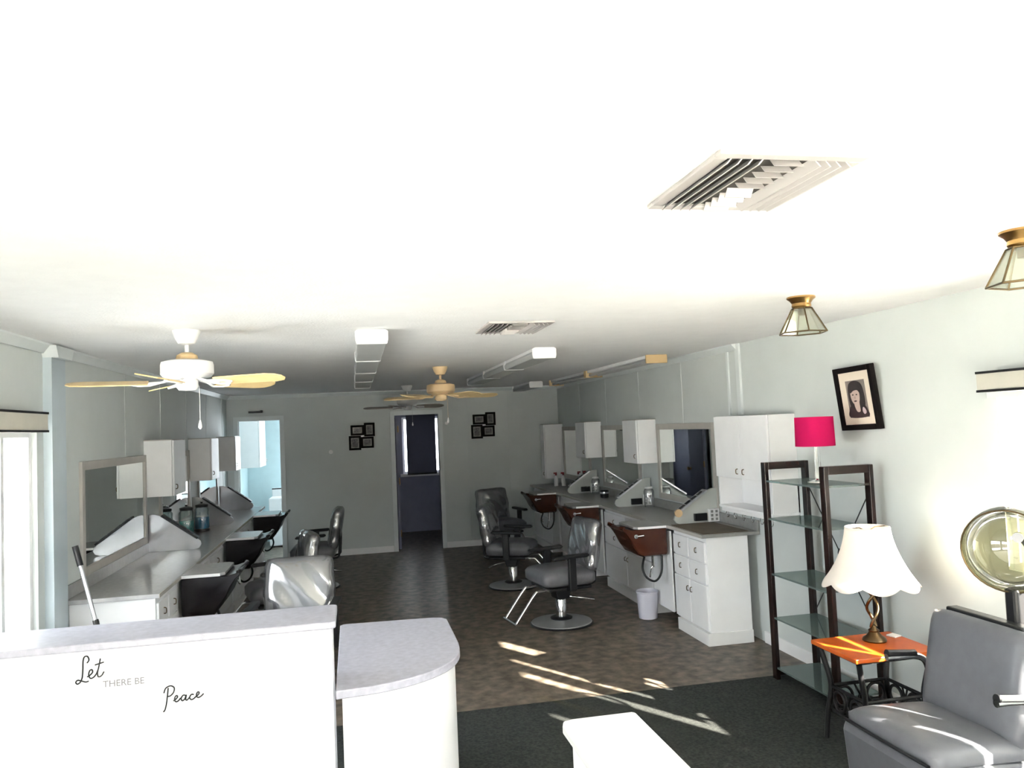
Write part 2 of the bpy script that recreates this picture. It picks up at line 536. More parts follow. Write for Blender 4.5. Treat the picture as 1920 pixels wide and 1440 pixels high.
Ps = [[(.55,2.5),(.45,1.6),(.3,.5),(.1,-.3),(-.1,-.55)],
      [(.0,1.9),(.25,2.5),(.85,2.75),(1.3,2.45),(1.2,1.85),(.8,1.45),(.45,1.4)],
      [(1.15,.75),(1.45,.9),(1.7,1.2),(1.6,1.4),(1.4,1.25),(1.32,.85),(1.5,.6),(1.8,.7),(2.1,1.05)],
      [(2.75,1.3),(2.4,1.35),(2.15,.95),(2.3,.65),(2.6,.85),(2.8,1.35),(2.72,.8),(2.9,.68),(3.2,1.0)],
      [(3.75,1.3),(3.45,1.35),(3.22,.98),(3.4,.68),(3.7,.75),(4.0,1.0)],
      [(4.0,1.0),(4.3,1.2),(4.45,1.45),(4.3,1.6),(4.12,1.4),(4.1,1.05),(4.3,.85),(4.65,.98),(5.0,1.3)]]
script('lettering', Ps, .175, .765, .030)
def text_mesh(txt, size):
    cu = bpy.data.curves.new('tmp_text', 'FONT')
    cu.body = txt; cu.size = size; cu.extrude = .0008
    o = bpy.data.objects.new('tmp_text', cu); COL.objects.link(o)
    dg = bpy.context.evaluated_depsgraph_get()
    me = bpy.data.meshes.new_from_object(o.evaluated_get(dg))
    bpy.data.objects.remove(o); bpy.data.curves.remove(cu)
    return me
me = text_mesh('THERE BE', .036)
me.materials.clear(); me.materials.append(faint_m)
o = bpy.data.objects.new('lettering', me); COL.objects.link(o); o.parent = t
o.rotation_euler = (R(90), 0, 0); o.location = (-.05, -.1315, .868)

# curved desk end
t = thing('reception_desk', 'low lavender-topped desk end with a rounded corner beside the tall counter', 'desk', (.18, 3.95, 0))
def desk_outline(g=0.0):
    pts = [(-.285+g, -.56+g), (-.10, -.535+g), (.04, -.48+g*.8), (.15, -.40+g*.7), (.235-g*.5, -.29+g*.4), (.285-g, -.15), (.30-g, 0), (.30-g, .44-g)]
    cv = [(p.x, p.y) for p in catmull([(a, b, 0) for a, b in pts[:7]], 6)]
    cv += [(.30-g, .50-g), (.275-g, .545-g), (.22-g, .565-g), (-.25+g, .595-g), (-.272+g, .59-g), (-.285+g, .57-g)]
    return cv
MB().prism(desk_outline(0), 'Z', .73, .765).obj('desk_top', lam_lav, t, 50, bevel=.004)
MB().prism(desk_outline(.025), 'Z', .006, .73).obj('curved_body', lam_white, t, 40)
MB().box(-.235, -.225, -.552, -.532, .02, .71).obj('joint_strip', white_m, t)

# white low cabinet close to the camera
t = thing('low_cabinet', 'narrow white cabinet end with a rounded white top nearest the camera', 'cabinet', (.73, 1.75, 0))
MB().prism([(-.125, -.68), (.125, -.68), (.125, .685), (.115, .695), (-.085, .695), (-.115, .685), (-.125, .655)], 'Z', .87, .90).obj('cabinet_top', white_m, t, 40, bevel=.006)
MB().box(-.095, .118, -.66, .66, .006, .87).obj('cabinet_body', lam_white, t, bevel=.003)
MB().prism([(-.098, .845), (-.118, .87), (-.095, .87)], 'Y', -.66, .665).obj('moulding', white_m, t)

# ================================================================ STYLING STATIONS
def handle(parent, loc, axis='Z', flip=1, m=bronze_m):
    """small bar pull standing off a front that faces local -x*flip"""
    x, y, z = loc
    d = -.015*flip
    if axis == 'Z':
        p = [(x, y, z-.02), (x+d, y, z-.015), (x+d, y, z+.015), (x, y, z+.02)]
    else:
        p = [(x, y-.03, z), (x+d, y-.024, z), (x+d, y+.024, z), (x, y+.03, z)]
    return MB().tube(catmull(p, 4), .0035, 8).obj('handle', m, parent, 60)

def base_cabinet(label, xf, xb, y0, y1, ztop, group, ndraw=2):
    """xf: front plane x, xb: back x"""
    s = 1 if xf < xb else -1           # s=1: front faces -x
    t = thing('base_cabinet', label, 'cabinet', ((xf+xb)/2, (y0+y1)/2, 0), 0, group)
    cx, cy = t.location.x, t.location.y
    a, b = y0-cy, y1-cy
    f, k = xf-cx, xb-cx
    lo, hi = min(f+.018*s, k), max(f+.018*s, k)
    MB().box(lo, hi, a, b, .10, ztop).obj('carcass', lam_white, t, bevel=.002)
    pl0, pl1 = min(f-.012*s, k), max(f-.012*s, k)
    MB().box(pl0, pl1, a-.015, b-.06, 0, .10).obj('plinth', white_m, t, bevel=.002)
    n = 2
    w = (b-a)/n
    zd = ztop*.56
    for i in range(n):
        for j in range(2):
            z0 = zd+(ztop-.03-zd)/2*j
            z1 = z0+(ztop-.03-zd)/2-.012
            q = MB()
            q.box(min(f, f+.018*s), max(f, f+.018*s), a+w*i+.012, a+w*(i+1)-.012, z0, z1)
            d = q.obj('drawer', lam_white, t, bevel=.004)
            handle(d, (f, a+w*(i+.5), (z0+z1)/2), 'Z', s)
        q = MB().box(min(f, f+.018*s), max(f, f+.018*s), a+w*i+.006, a+w*(i+1)-.006, .115, zd-.012)
        d = q.obj('door', lam_white, t, bevel=.004)
        handle(d, (f, a+w*(1)+(.035 if i else -.035), zd-.09), 'Z', s)
    return t

def bowl(label, x, y, z, s, m, group, w=.44, L=.38, D=.25):
    """shampoo bowl hung under the worktop tongue; s=+1: projects toward -x"""
    t = thing('shampoo_bowl', label, 'shampoo bowl', (x, y, z), 0 if s > 0 else PI, group)
    # side profile in (x,z), x negative = outward, extruded in y in stations to round the belly
    def prof(k):
        d = D*k
        return [(.02, 0), (-.30, 0), (-.345, .012), (-L, .022), (-L-.008, .004), (-.352, -.028), (-.315, -.095*k), (-.285, -.165*k), (-.245, -.225*k), (-.19, -d), (.02, -d)]
    ys = [(-w/2, .82), (-w/2+.015, .93), (-w/2+.06, 1.0), (w/2-.06, 1.0), (w/2-.015, .93), (w/2, .82)]
    mb = MB(); n = 11
    vs = []
    for yy, k in ys:
        vs += [(px, yy, pz) for px, pz in prof(k)]
    fs = []
    for i in range(len(ys)-1):
        for j in range(n):
            fs.append((i*n+j, i*n+(j+1) % n, (i+1)*n+(j+1) % n, (i+1)*n+j))
    fs += [tuple(range(n)), tuple(range((len(ys)-1)*n, len(ys)*n))]
    mb.add(vs, fs)
    mb.obj('basin', m, t, 50, bevel=.004)
    # raised lip with a neck hollow
    path = [(-L+.01, -w/2+.01, .02), (-L-.004, -w/2+.06, .024), (-L+.012, -.09, .012), (-L+.03, 0, .002), (-L+.012, .09, .012), (-L-.004, w/2-.06, .024), (-L+.01, w/2-.01, .02)]
    MB().tube(catmull(path, 5), .014, 8).obj('neck_lip', m, t, 60)
    f = MB().cyl((-.27, -w/2-.012, -.055), (-.27, -w/2+.01, -.055), .018, n=14).obj('faucet_knob', chrome_m, t, 40)
    MB().tube([(-.27, -w/2-.012, -.055), (-.24, -w/2-.03, -.05), (-.205, -w/2-.034, -.047)], .007, 8).obj('lever', chrome_m, f, 60)
    MB().cyl((-.04, -.02, -D-.12), (-.04, -.02, -D+.01), .017, n=14).obj('drain_pipe', chrome_m, t, 40)
    loop = [(.0, -.10, -.10), (.0, -.13, -.26), (-.02, -.15, -.40), (-.08, -.15, -.47), (-.15, -.13, -.44), (-.18, -.11, -.36), (-.15, -.08, -.27), (-.12, -.06, -D+.01)]
    MB().tube(catmull(loop, 6), .010, 8).obj('hose', black_m, t, 60)
    loop = [(-.02, .05, -D+.01), (-.03, .03, -.38), (-.07, .0, -.46), (-.06, -.02, -.38), (-.04, -.02, -D-.1)]
    MB().tube(catmull(loop, 6), .009, 8).obj('hose', chrome_m, t, 60)
    MB().box(.05, .065, -w/2, w/2, -z+.12, -.03).obj('mounting_panel', lam_white, t)
    return t

def worktop(label, xw, xf, y0, y1, z, s, tongues, m):
    t = thing('worktop', label, 'worktop', (xw, (y0+y1)/2, z))
    cy = (y0+y1)/2
    th = .028
    f = xf-xw
    a, b = y0-cy, y1-cy
    MB().box(min(0, f), max(0, f), a, b, 0, th).obj('top_board', m, t, bevel=.003)
    MB().box(min(f, f-.004*s), max(f, f-.004*s), a, b, .001, th-.001).obj('edge_band', frame_m, t)
    for (u0, u1) in tongues:
        pr = [(f, u0-cy), (f-.26*s, u0-cy), (f-.30*s, u0-cy+.04), (f-.30*s, u1-cy-.04), (f-.26*s, u1-cy), (f, u1-cy)]
        MB().prism(pr, 'Z', .004, th-.003).obj('tongue', m, t, bevel=.003)
        MB().box(min(f-.005*s, f-.27*s), max(f-.005*s, f-.27*s), u0-cy-.004, u0-cy, .004, th-.004).obj('tongue_edge', white_m, t)
    # backsplash along the wall
    side = 'right' if s > 0 else 'left'
    bs = MB().box(min(0, -.018*s), max(0, -.018*s), a, b, 0, .085).obj('backsplash', m, None, bevel=.002, loc=(xw, cy, z+th+.0005))
    tag(bs, f'low grey backsplash strip along the {side} wall below the mirrors', 'backsplash')
    return t

def mirror(label, xw, y0, y1, z0, z1, s, group):
    t = thing('station_mirror', label, 'mirror', (xw, (y0+y1)/2, (z0+z1)/2), 0, group)
    a = (y1-y0)/2; b = (z1-z0)/2; fwid = .06; d0, d1 = (0, -.022*s)
    MB().box(min(d0, -.012*s), max(d0, -.012*s), -a+fwid-.005, a-fwid+.005, -b+fwid-.005, b-fwid+.005).obj('glass', mirror_m, t)
    for nm, q in (('frame_stile', (-a, -a+fwid, -b, b)), ('frame_stile', (a-fwid, a, -b, b)), ('frame_rail', (-a+fwid, a-fwid, b-fwid, b)), ('frame_rail', (-a+fwid, a-fwid, -b, -b+fwid))):
        MB().box(min(d0, d1), max(d0, d1), *q).obj(nm, frame_m, t, bevel=.003)
    return t

wing_grey = mat('grey_green_wing_paint', (.44, .46, .44), .4, var=.04)
wing_gloss = mat('glossy_silver_wing', (.50, .50, .52), .16, .55, var=.06)
def divider(label, xw, y, z, s, group, L=.42, hgt=.32, acc=True, disc=False):
    """sloped side wing between stations, high at the wall, with slots for hot tools"""
    t = thing('station_divider', label, 'divider', (xw-.0*s, y, z), 0, group)
    pr = [(0, 0), (-L*.88, 0), (-L*.96, .012), (-L, .04), (-L*.985, .07), (-L*.93, .092), (-L*.25, hgt-.02), (-L*.12, hgt), (0, hgt)]
    MB().prism([(px*s, pz) for px, pz in pr], 'Y', -.012, .012).obj('wing_panel', wing_gloss if not acc else wing_grey, t, 30, bevel=.002)
    d = Vector((-L*.93+L*.25, 0, .092-(hgt-.02)))
    p0 = Vector((-L*.25, 0, hgt-.02)); dn = d.normalized(); nrm = Vector((dn.z, 0, -dn.x))
    if nrm.z < 0: nrm = -nrm
    strip = MB()
    q = [p0, p0+d, p0+d+nrm*.018, p0+nrm*.018]
    strip.prism([(v.x*s, v.z) for v in q], 'Y', -.045, .045)
    st = strip.obj('tool_rail', alu_m if acc else black_m, t, bevel=.002)
    for u in (.18, .38, .58, .78):
        c = p0+d*u+nrm*.0185
        e = dn*.028
        q = [c-e, c+e, c+e+nrm*.003, c-e+nrm*.003]
        MB().prism([(v.x*s, v.z) for v in q], 'Y', -.022, .022).obj('slot', black_m, st)
    e = p0+d
    if disc: MB().cyl(((e.x)*s, -.03, e.z+.008), ((e.x)*s, -.05, e.z+.008), .035, n=20).obj('end_disc', mat('tan_disc', (.5, .35, .2), .5), t, 40)
    if acc:
        xm = -L*.42
        MB().box(min(xm*s-.06, xm*s+.06), max(xm*s-.06, xm*s+.06), -.04, -.012, .02, .085).obj('black_outlet_box', black_m, t, bevel=.003)
        xm2 = xm*s+.125*s
        pl = MB().box(xm2-.05, xm2+.05, -.045, -.012, .005, .12).obj('outlet_plate', white_m, t, bevel=.004)
        for i in (-1, 1):
            for j in (0, 1, 2):
                MB().box(xm2+i*.022-.011, xm2+i*.022+.011, -.047, -.045, .018+j*.034, .040+j*.034).obj('socket', lam_grey, pl)
    return t

def wall_cabinet(label, xw, xf, y0, y1, z0, z1, group):
    s = 1 if xf < xw else -1
    t = thing('wall_cabinet', label, 'cabinet', (xw, (y0+y1)/2, z0), 0, group)
    a = (y1-y0)/2; f = xf-xw; h = z1-z0
    MB().box(min(0, f+.02*s), max(0, f+.02*s), -a, a, 0, h).obj('carcass', lam_white, t, bevel=.002)
    d = MB().box(min(f, f+.017*s), max(f, f+.017*s), -a+.002, a-.002, .002, h-.002).obj('door', lam_white, t, bevel=.003)
    handle(d, (f, -a+.05, .08), 'Z', s)
    MB().box(min(0, f+.01*s), max(0, f+.01*s), -a-.004, a+.004, h, h+.008).obj('top_cap', frame_m, t)
    return t

# ---- right side
ZR = .862
gR = 'white base cabinets under the right worktop'
base_cabinet('white base cabinet with drawers at the near end of the right worktop', 2.74, 3.12, 5.95, 6.60, ZR, gR)
base_cabinet('white base cabinet between the two nearest brown bowls on the right', 2.74, 3.19, 7.12, 8.55, ZR, gR)
base_cabinet('white base cabinet between the middle and farthest bowls on the right', 2.74, 3.19, 9.07, 10.46, ZR, gR)
base_cabinet('white base cabinet at the far end of the right worktop near back wall', 2.74, 3.19, 10.98, 12.08, ZR, gR)
worktop('long grey worktop along the right wall with tongues over brown bowls', 3.205, 2.70, 5.90, 12.10, ZR, 1, [(6.62, 7.08), (8.58, 9.04), (10.49, 10.95)], lam_grey)
bowl('nearest shampoo bowl on the right, brown, above the wastebasket', 2.68, 6.85, ZR-.001, 1, brown_m, 'right shampoo bowls')
bowl('middle brown shampoo bowl on the right behind the wrapped chair back', 2.68, 8.81, ZR-.001, 1, brown_m, 'right shampoo bowls')
bowl('farthest shampoo bowl on the right, dark brown in shadow', 2.68, 10.72, ZR-.001, 1, brown_m, 'right shampoo bowls')
mg = 'framed station mirrors'
mirror('framed mirror on right wall reflecting the dark blue middle doorway', XR, 6.60, 7.98, .99, 1.78, 1, mg)
mirror('framed mirror on right wall between the two hanging cabinets', XR, 8.52, 9.90, .99, 1.78, 1, mg)
mirror('framed mirror at the far end of the right wall', XR, 10.45, 11.85, .99, 1.78, 1, mg)
ZRT = ZR+.028
divider('sloped white divider with tool slots beside the near tall cabinet', XR-.018, 6.62, ZRT, 1, 'right station dividers', L=.42, hgt=.30, disc=True)
divider('sloped white divider under the larger hanging cabinet on the right', XR-.018, 8.24, ZRT, 1, 'right station dividers', L=.42, hgt=.30)
divider('sloped white divider under the farther hanging cabinet on the right', XR-.018, 10.17, ZRT, 1, 'right station dividers', L=.42, hgt=.30)
wall_cabinet('larger hanging white cabinet between the right wall mirrors', XR, 2.98, 8.03, 8.46, 1.36, 1.83, 'hanging cabinets')
wall_cabinet('smaller-looking hanging white cabinet between the farther right mirrors', XR, 2.98, 9.95, 10.38, 1.36, 1.83, 'hanging cabinets')
wall_cabinet('tall hanging white cabinet in the far right corner', XR, 2.90, 11.90, 12.12, .98, 1.82, 'hanging cabinets')
# hutch with two doors, niche, bottom shelf and ring rail
t = thing('wall_hutch', 'white two-door wall hutch with open niche and ring rail', 'cabinet', (XR, 5.72, 1.08))
a = .43
MB().box(-.215, 0, -a, a, .25, .75).obj('carcass', lam_white, t, bevel=.002)
for y0, y1, yh in ((-a, 0, -.05), (0, a, .05)):
    d = MB().box(-.235, -.218, y0+.003, y1-.003, .253, .748).obj('door', lam_white, t, bevel=.003)
    handle(d, (-.235, yh, .31), 'Z', 1)
MB().box(-.215, 0, -a, -a+.018, .02, .25).obj('side_panel', lam_white, t)
MB().box(-.215, 0, a-.018, a, .02, .25).obj('side_panel', lam_white, t)
MB().box(-.225, 0, -a, a, 0, .02).obj('bottom_shelf', lam_white, t, bevel=.002)
MB().box(-.012, 0, -a, a, .02, .25).obj('back_panel', lam_white, t)
rl = MB().box(-.20, -.185, -a, a, -.035, 0).obj('rail', white_m, t)
for i in range(6):
    y = -a+.08+i*.14
    MB().tube([(-.192, y+.025*math.cos(q), -.055+.025*math.sin(q)) for q in [2*PI*k/14 for k in range(14)]], .004, 6, closed=True).obj('ring', chrome_m, rl, 60)
tag(MB().box(2.72, 3.12, 5.92, 6.57, ZRT+.0005, ZRT+.006).obj('counter_mat', matbrown, bevel=.002), 'dark brown mat lying on the near end of the right worktop', 'mat')

# ---- left side
ZL = .822
gL = 'white base cabinets under the left worktop'
base_cabinet('white base cabinet at near end of the left worktop behind reception', -1.27, -1.80, 5.50, 6.08, ZL, gL)
base_cabinet('white base cabinet between the two nearest black bowls on the left', -1.27, -1.80, 6.64, 8.10, ZL, gL)
base_cabinet('white base cabinet between the middle and farthest left bowls', -1.27, -1.80, 8.66, 10.26, ZL, gL)
base_cabinet('white base cabinet at far end of left worktop near bright doorway', -1.27, -1.80, 10.82, 11.55, ZL, gL)
worktop('long grey worktop along the left wall with tongues over black bowls', -1.815, -1.255, 5.45, 11.60, ZL, -1, [(6.10, 6.62), (8.12, 8.64), (10.28, 10.80)], mat('pale_grey_laminate', (.36, .36, .36), .18, var=.06, scale=30))
bowl('nearest black shampoo bowl on the left behind the reception ledge', -1.235, 6.36, ZL-.001, -1, blackbowl_m, 'left shampoo bowls', w=.5, D=.29)
bowl('middle black shampoo bowl on the left', -1.235, 8.38, ZL-.001, -1, blackbowl_m, 'left shampoo bowls', w=.5, D=.29)
bowl('farthest shampoo bowl on the left, in front of the bright doorway', -1.235, 10.54, ZL-.001, -1, blackbowl_m, 'left shampoo bowls', w=.5, D=.29)
mirror('framed mirror on left wall nearest the window, reflecting a hanging cabinet', XL, 5.78, 7.46, .935, 1.71, -1, mg)
mirror('framed mirror on left wall behind the coloured jars', XL, 7.97, 9.33, .935, 1.71, -1, mg)
mirror('framed mirror on left wall nearest the bright doorway', XL, 9.85, 11.15, .935, 1.71, -1, mg)
ZLT = ZL+.028
divider('glossy sloped divider at the near left station with sun glare', XL+.018, 7.50, ZLT, -1, 'left station dividers', L=.44, hgt=.33, acc=False)
divider('sloped divider behind the coloured jars at the left worktop', XL+.018, 9.42, ZLT, -1, 'left station dividers', L=.44, hgt=.33, acc=False)
divider('sloped divider farthest along the left worktop', XL+.018, 11.25, ZLT, -1, 'left station dividers', L=.44, hgt=.33, acc=False)
wall_cabinet('nearest hanging white cabinet on the left wall', XL, -1.57, 7.46, 7.95, 1.335, 1.83, 'hanging cabinets')
wall_cabinet('middle hanging white cabinet on the left wall', XL, -1.57, 9.36, 9.83, 1.36, 1.83, 'hanging cabinets')
wall_cabinet('farthest hanging white cabinet on the left wall beside the doorway', XL, -1.57, 11.20, 11.65, 1.38, 1.84, 'hanging cabinets')

# disinfectant jars
def jar(label, loc, liq):
    t = thing('disinfectant_jar', label, 'jar', loc, 0, 'coloured jars on the left worktop')
    MB().lathe([(.075, 0), (.082, .006), (.082, .022), (.074, .03)], n=28).obj('base', black_m, t, 40)
    MB().lathe([(.068, .03), (.072, .04), (.072, .15), (.068, .152)], n=28).obj('liquid', liq, t, 40)
    MB().lathe([(.074, .03), (.0755, .04), (.0755, .23), (.06, .252), (.06, .258)], n=28, cap=False).obj('glass', jar_glass, t, 40, recalc=False)
    l = MB().lathe([(.064, .255), (.066, .262), (.066, .282), (.03, .292), (.012, .295)], n=28).obj('lid', black_m, t, 40)
    MB().lathe([(.008, .295), (.014, .303), (.016, .313), (.006, .32)], n=16).obj('knob', chrome_m, l, 50)
    return t
jar('glass jar of teal liquid on the left worktop', (-1.705, 8.62, ZLT), teal_m)
jar('glass jar of blue liquid on the left worktop', (-1.61, 8.92, ZLT), blue_m)

# small things on the right worktop
def spray(label, loc, cap):
    t = thing('spray_bottle', label, 'bottle', loc, 0, 'red-topped bottles on the right worktop')
    MB().lathe([(.028, 0), (.031, .005), (.031, .11), (.024, .135), (.011, .15), (.011, .16)], n=18).obj('body', white_m, t, 40)
    MB().lathe([(.014, .16), (.014, .185), (.009, .19)], n=14).box(-.035, .012, -.009, .009, .183, .205).obj('trigger_cap', cap, t, 40)
red_m = mat('dark_red_plastic', (.22, .012, .02), .35)
spray('white bottle with dark red cap left of its twin, far right worktop', (2.98, 11.55, ZRT), red_m)
spray('white bottle with dark red cap right of its twin, far right worktop', (3.08, 11.50, ZRT), red_m)
t = thing('brush_cup', 'small dark cup on right worktop near the middle station', 'cup', (3.02, 9.35, ZRT))
MB().lathe([(.04, 0), (.05, .005), (.055, .085), (.05, .09), (.045, .02), (.01, .015)], n=20).obj('cup', black_m, t, 40)
MB().lathe([(.0552, .05), (.0565, .055), (.0565, .07), (.0555, .075)], n=20, cap=False).obj('band', alu_m, t, 40)
# rolled plastic bags standing at the mirrors
def clear_bottle(label, loc):
    t = thing('plastic_canister', label, 'canister', loc, 0, 'clear canisters at the right mirrors')
    MB().lathe([(.05, 0), (.055, .01), (.055, .17), (.048, .19), (.035, .2)], n=20).obj('canister', wrap_m, t, 40, recalc=False)
    MB().lathe([(.04, .2), (.042, .205), (.042, .22), (.01, .225)], n=20).obj('lid', white_m, t, 40)
clear_bottle('clear canister under the larger right hanging cabinet', (3.10, 8.05, ZRT))
clear_bottle('clear canister under the farther right hanging cabinet', (3.10, 9.95, ZRT))
# wastebasket
t = thing('wastebasket', 'pale lavender plastic wastebasket under the near right bowl', 'wastebasket', (2.68, 7.24-.36, 0))
MB().lathe([(.075, 0), (.085, .004), (.098, .235), (.103, .24), (.103, .25), (.096, .25), (.092, .235), (.080, .012), (.01, .010)], n=32).obj('bucket', bin_m, t, 40)
MB().tube([(.1015*math.cos(q), .1015*math.sin(q), .247) for q in [2*PI*k/32 for k in range(32)]], .005, 6, closed=True).obj('rim', bin_m, t, 60)
t.location = (2.62, 6.98, 0)
# mop pole leaning at the near left counter
t = thing('mop_pole', 'aluminium mop pole with black grip leaning by left mirror', 'pole', (-1.38, 5.14, .0))
p0 = Vector((.0, 0, .12)); p1 = Vector((-.30, .12, 1.20))
MB().tube([p0, p1], .012, 12).obj('shaft', alu_m, t, 50)
MB().tube([p0+(p1-p0)*.90, p0+(p1-p0)*1.01], .018, 12).obj('grip', black_m, t, 50)
MB().tube([p0+(p1-p0)*.52, p0+(p1-p0)*.60], .017, 12).obj('twist_lock', black_m, t, 50)
MB().box(-.16, .16, -.05, .05, 0.007, .03).obj('mop_head', black_m, t, bevel=.006)
MB().tube([p0, (0, 0, .02)], .016, 10).obj('joint', black_m, t, 50)

# ================================================================ STYLING CHAIRS
def wrinkle(v, a=.004):
    return Vector((v[0]+a*math.sin(31*v[2]+17*v[0]), v[1]+a*math.sin(27*v[0]+23*v[2]), v[2]+a*.5*math.sin(19*v[0])))
def cushion(nx, ny, sx, sy, sz, puff, z0=0, power=4.0):
    """rounded cushion centred in x,y, from z0 to z0+sz"""
    m = MB(); vs = []; fs = []
    def pt(i, j, top):
        u = -1+2*i/nx; v = -1+2*j/ny
        e = (1-abs(u)**power)*(1-abs(v)**power)
        x = u*sx/2; y = v*sy/2
        # round corners in plan
        r = max(0, abs(u)*abs(v)-.72)*.22
        x *= 1-r; y *= 1-r
        return (x, y, z0+sz/2+(1 if top else -1)*(sz*.22+sz*.28*max(e, 0)**.35+puff*max(e, 0)*(1 if top else .0)))
    for top in (1, 0):
        for i in range(nx+1):
            for j in range(ny+1):
                vs.append(pt(i, j, top))
    N = (nx+1)*(ny+1)
    ix = lambda i, j: i*(ny+1)+j
    for i in range(nx):
        for j in range(ny):
            fs.append((ix(i,j), ix(i+1,j), ix(i+1,j+1), ix(i,j+1)))
            fs.append((N+ix(i,j), N+ix(i,j+1), N+ix(i+1,j+1), N+ix(i+1,j)))
    for i in range(nx):
        fs.append((ix(i,0), N+ix(i,0), N+ix(i+1,0), ix(i+1,0)))
        fs.append((ix(i+1,ny), N+ix(i+1,ny), N+ix(i,ny), ix(i,ny)))
    for j in range(ny):
        fs.append((ix(0,j+1), N+ix(0,j+1), N+ix(0,j), ix(0,j)))
        fs.append((ix(nx,j), N+ix(nx,j), N+ix(nx,j+1), ix(nx,j+1)))
    return m.add(vs, fs)

def styling_chair():
    """faces local -y"""
    t = thing('styling_chair', 'x', 'chair', (0, 0, 0), 0, 'hydraulic styling chairs')
    MB().lathe([(.29, 0), (.293, .008), (.285, .016)], n=48).obj('base_ring', black_m, t, 40)
    MB().lathe([(.283, .012), (.275, .022), (.18, .038), (.09, .048), (.02, .05)], n=48).obj('base_plate', mat('grey_base_metal', (.42, .43, .45), .3, .7), t, 40)
    MB().lathe([(.10, .046), (.102, .056), (.075, .068), (.055, .07)], n=32).obj('base_collar', black_m, t, 40)
    MB().lathe([(.048, .066), (.048, .235), (.044, .24)], n=28).obj('column', chrome_m, t, 40)
    MB().prism([(-.085, .34), (.085, .34), (.06, .23), (-.06, .23)], 'X', -.075, .075).obj('pump_housing', black_m, t, bevel=.01)
    lv = [(.05, .05, .25), (.12, .14, .24), (.13, .26, .21), (.06, .31, .19)]
    MB().tube(catmull(lv, 6), .008, 8).obj('pump_lever', chrome_m, t, 60)
    MB().box(-.22, .22, -.20, .22, .335, .362).obj('seat_pan', black_m, t, bevel=.008)
    MB().add(*(lambda q: (q.v, q.f))(cushion(14, 14, .52, .52, .15, .02, .365))).obj('seat', grey_vinyl, t, 60)
    # back
    bk = MB()
    c = cushion(14, 16, .48, .46, .10, .012, 0)
    tilt = R(80)
    vs = []
    for x, y, z in c.v:
        yy = y+.23
        vs.append((x*(1-.10*max(0, yy/.46-.6)), .225+yy*math.cos(tilt)-(z-.05)*math.sin(tilt), .475+yy*math.sin(tilt)+(z-.05)*math.cos(tilt)))
    bk.add(vs, c.f).obj('backrest', grey_vinyl, t, 60)
    MB().tube(catmull([(-.13, .05, .35), (-.13, .27, .36), (-.13, .30, .45), (-.13, .31, .70)], 5), .012, 8).tube(catmull([(.13, .05, .35), (.13, .27, .36), (.13, .30, .45), (.13, .31, .70)], 5), .012, 8).obj('back_bracket', black_m, t, 60)
    # clear plastic cover over the back
    wv = []
    c2 = cushion(18, 20, .505, .48, .125, .012, 0)
    for x, y, z in c2.v:
        yy = y+.235
        p = Vector((x*(1-.10*max(0, yy/.46-.6)), .225+yy*math.cos(tilt)-(z-.0625)*math.sin(tilt), .47+yy*math.sin(tilt)+(z-.0625)*math.cos(tilt)))
        wv.append(tuple(wrinkle(p, .005)))
    MB().add(wv, c2.f).obj('plastic_cover', wrap_m, t, 60)
    # arms: upright post and pad
    for s in (-1, 1):
        x = .285*s
        a = MB().box(x-.022, x+.022, -.035, .035, .345, .635).obj('arm_post', black_m, t, bevel=.008)
        MB().box(min(x, .2*s), max(x, .2*s), -.03, .03, .338, .36).obj('arm_bracket', black_m, a)
        MB().prism([(-.19, .632), (-.17, .655), (.15, .665), (.17, .645), (.14, .630), (-.17, .622)], 'X', x-.03, x+.03).obj('arm_pad', black_m, t, bevel=.009)
    # chrome footrest
    for s in (-1, 1):
        MB().tube(catmull([(.13*s, -.10, .335), (.13*s, -.26, .335), (.13*s, -.32, .30), (.13*s, -.50, .07)], 6), .013, 10).obj('footrest_arm', chrome_m, t, 60)
    MB().tube([(-.16, -.50, .075), (.16, -.50, .075)], .013, 10).obj('footrest_bar', chrome_m, t, 60)
    return t
ch = styling_chair()
def face(dx, dy):               # rotation so that local -y points along (dx,dy)
    return math.atan2(dx, -dy)
ch.location = (1.82, 7.09, 0); ch.rotation_euler = (0, 0, face(-.99, -.16))
ch['label'] = 'nearest grey styling chair on the right, its round silver base in view'
dup(ch, (1.74, 8.90, 0), face(.90, -.42), 'grey styling chair behind the nearest right one, turned toward the right worktop')
dup(ch, (2.02, 10.95, 0), face(.35, -.94), 'farthest grey styling chair on the right, near the back wall')
dup(ch, (-.45, 5.72, 0), face(-.12, -.99), 'plastic-wrapped styling chair just behind the reception ledge')
dup(ch, (-.715, 7.45, 0), face(-.97, -.25), 'grey styling chair beside the middle left bowl')
dup(ch, (-.50, 9.75, 0), face(-.99, .05), 'farthest left styling chair, side-on before the back wall')

# ================================================================ DRYER CHAIR
t = thing('dryer_chair', 'grey hooded hair dryer chair with chrome arms by right wall', 'chair', (2.42, 2.95, 0), R(0))
# local: faces -x
W = .56
prf = [(-.27, .07), (-.305, .20), (-.325, .42), (-.315, .455), (-.28, .462), (.10, .435), (.14, .42), (.14, .07)]
MB().prism(prf, 'Y', -W/2, W/2).obj('seat_box', grey_vinyl2, t, bevel=.02, seg=3)
c = cushion(16, 16, .46, W-.01, .085, .018, .435)
MB().add([(x-.085, y, z-.04*(x+.2)) for x, y, z in c.v], c.f).obj('seat_cushion', grey_vinyl2, t, 60)
MB().tube([(-.318, -W/2+.02, .466), (-.325, 0, .468), (-.318, W/2-.02, .466)], .007, 8).obj('piping', black_m, t, 60)
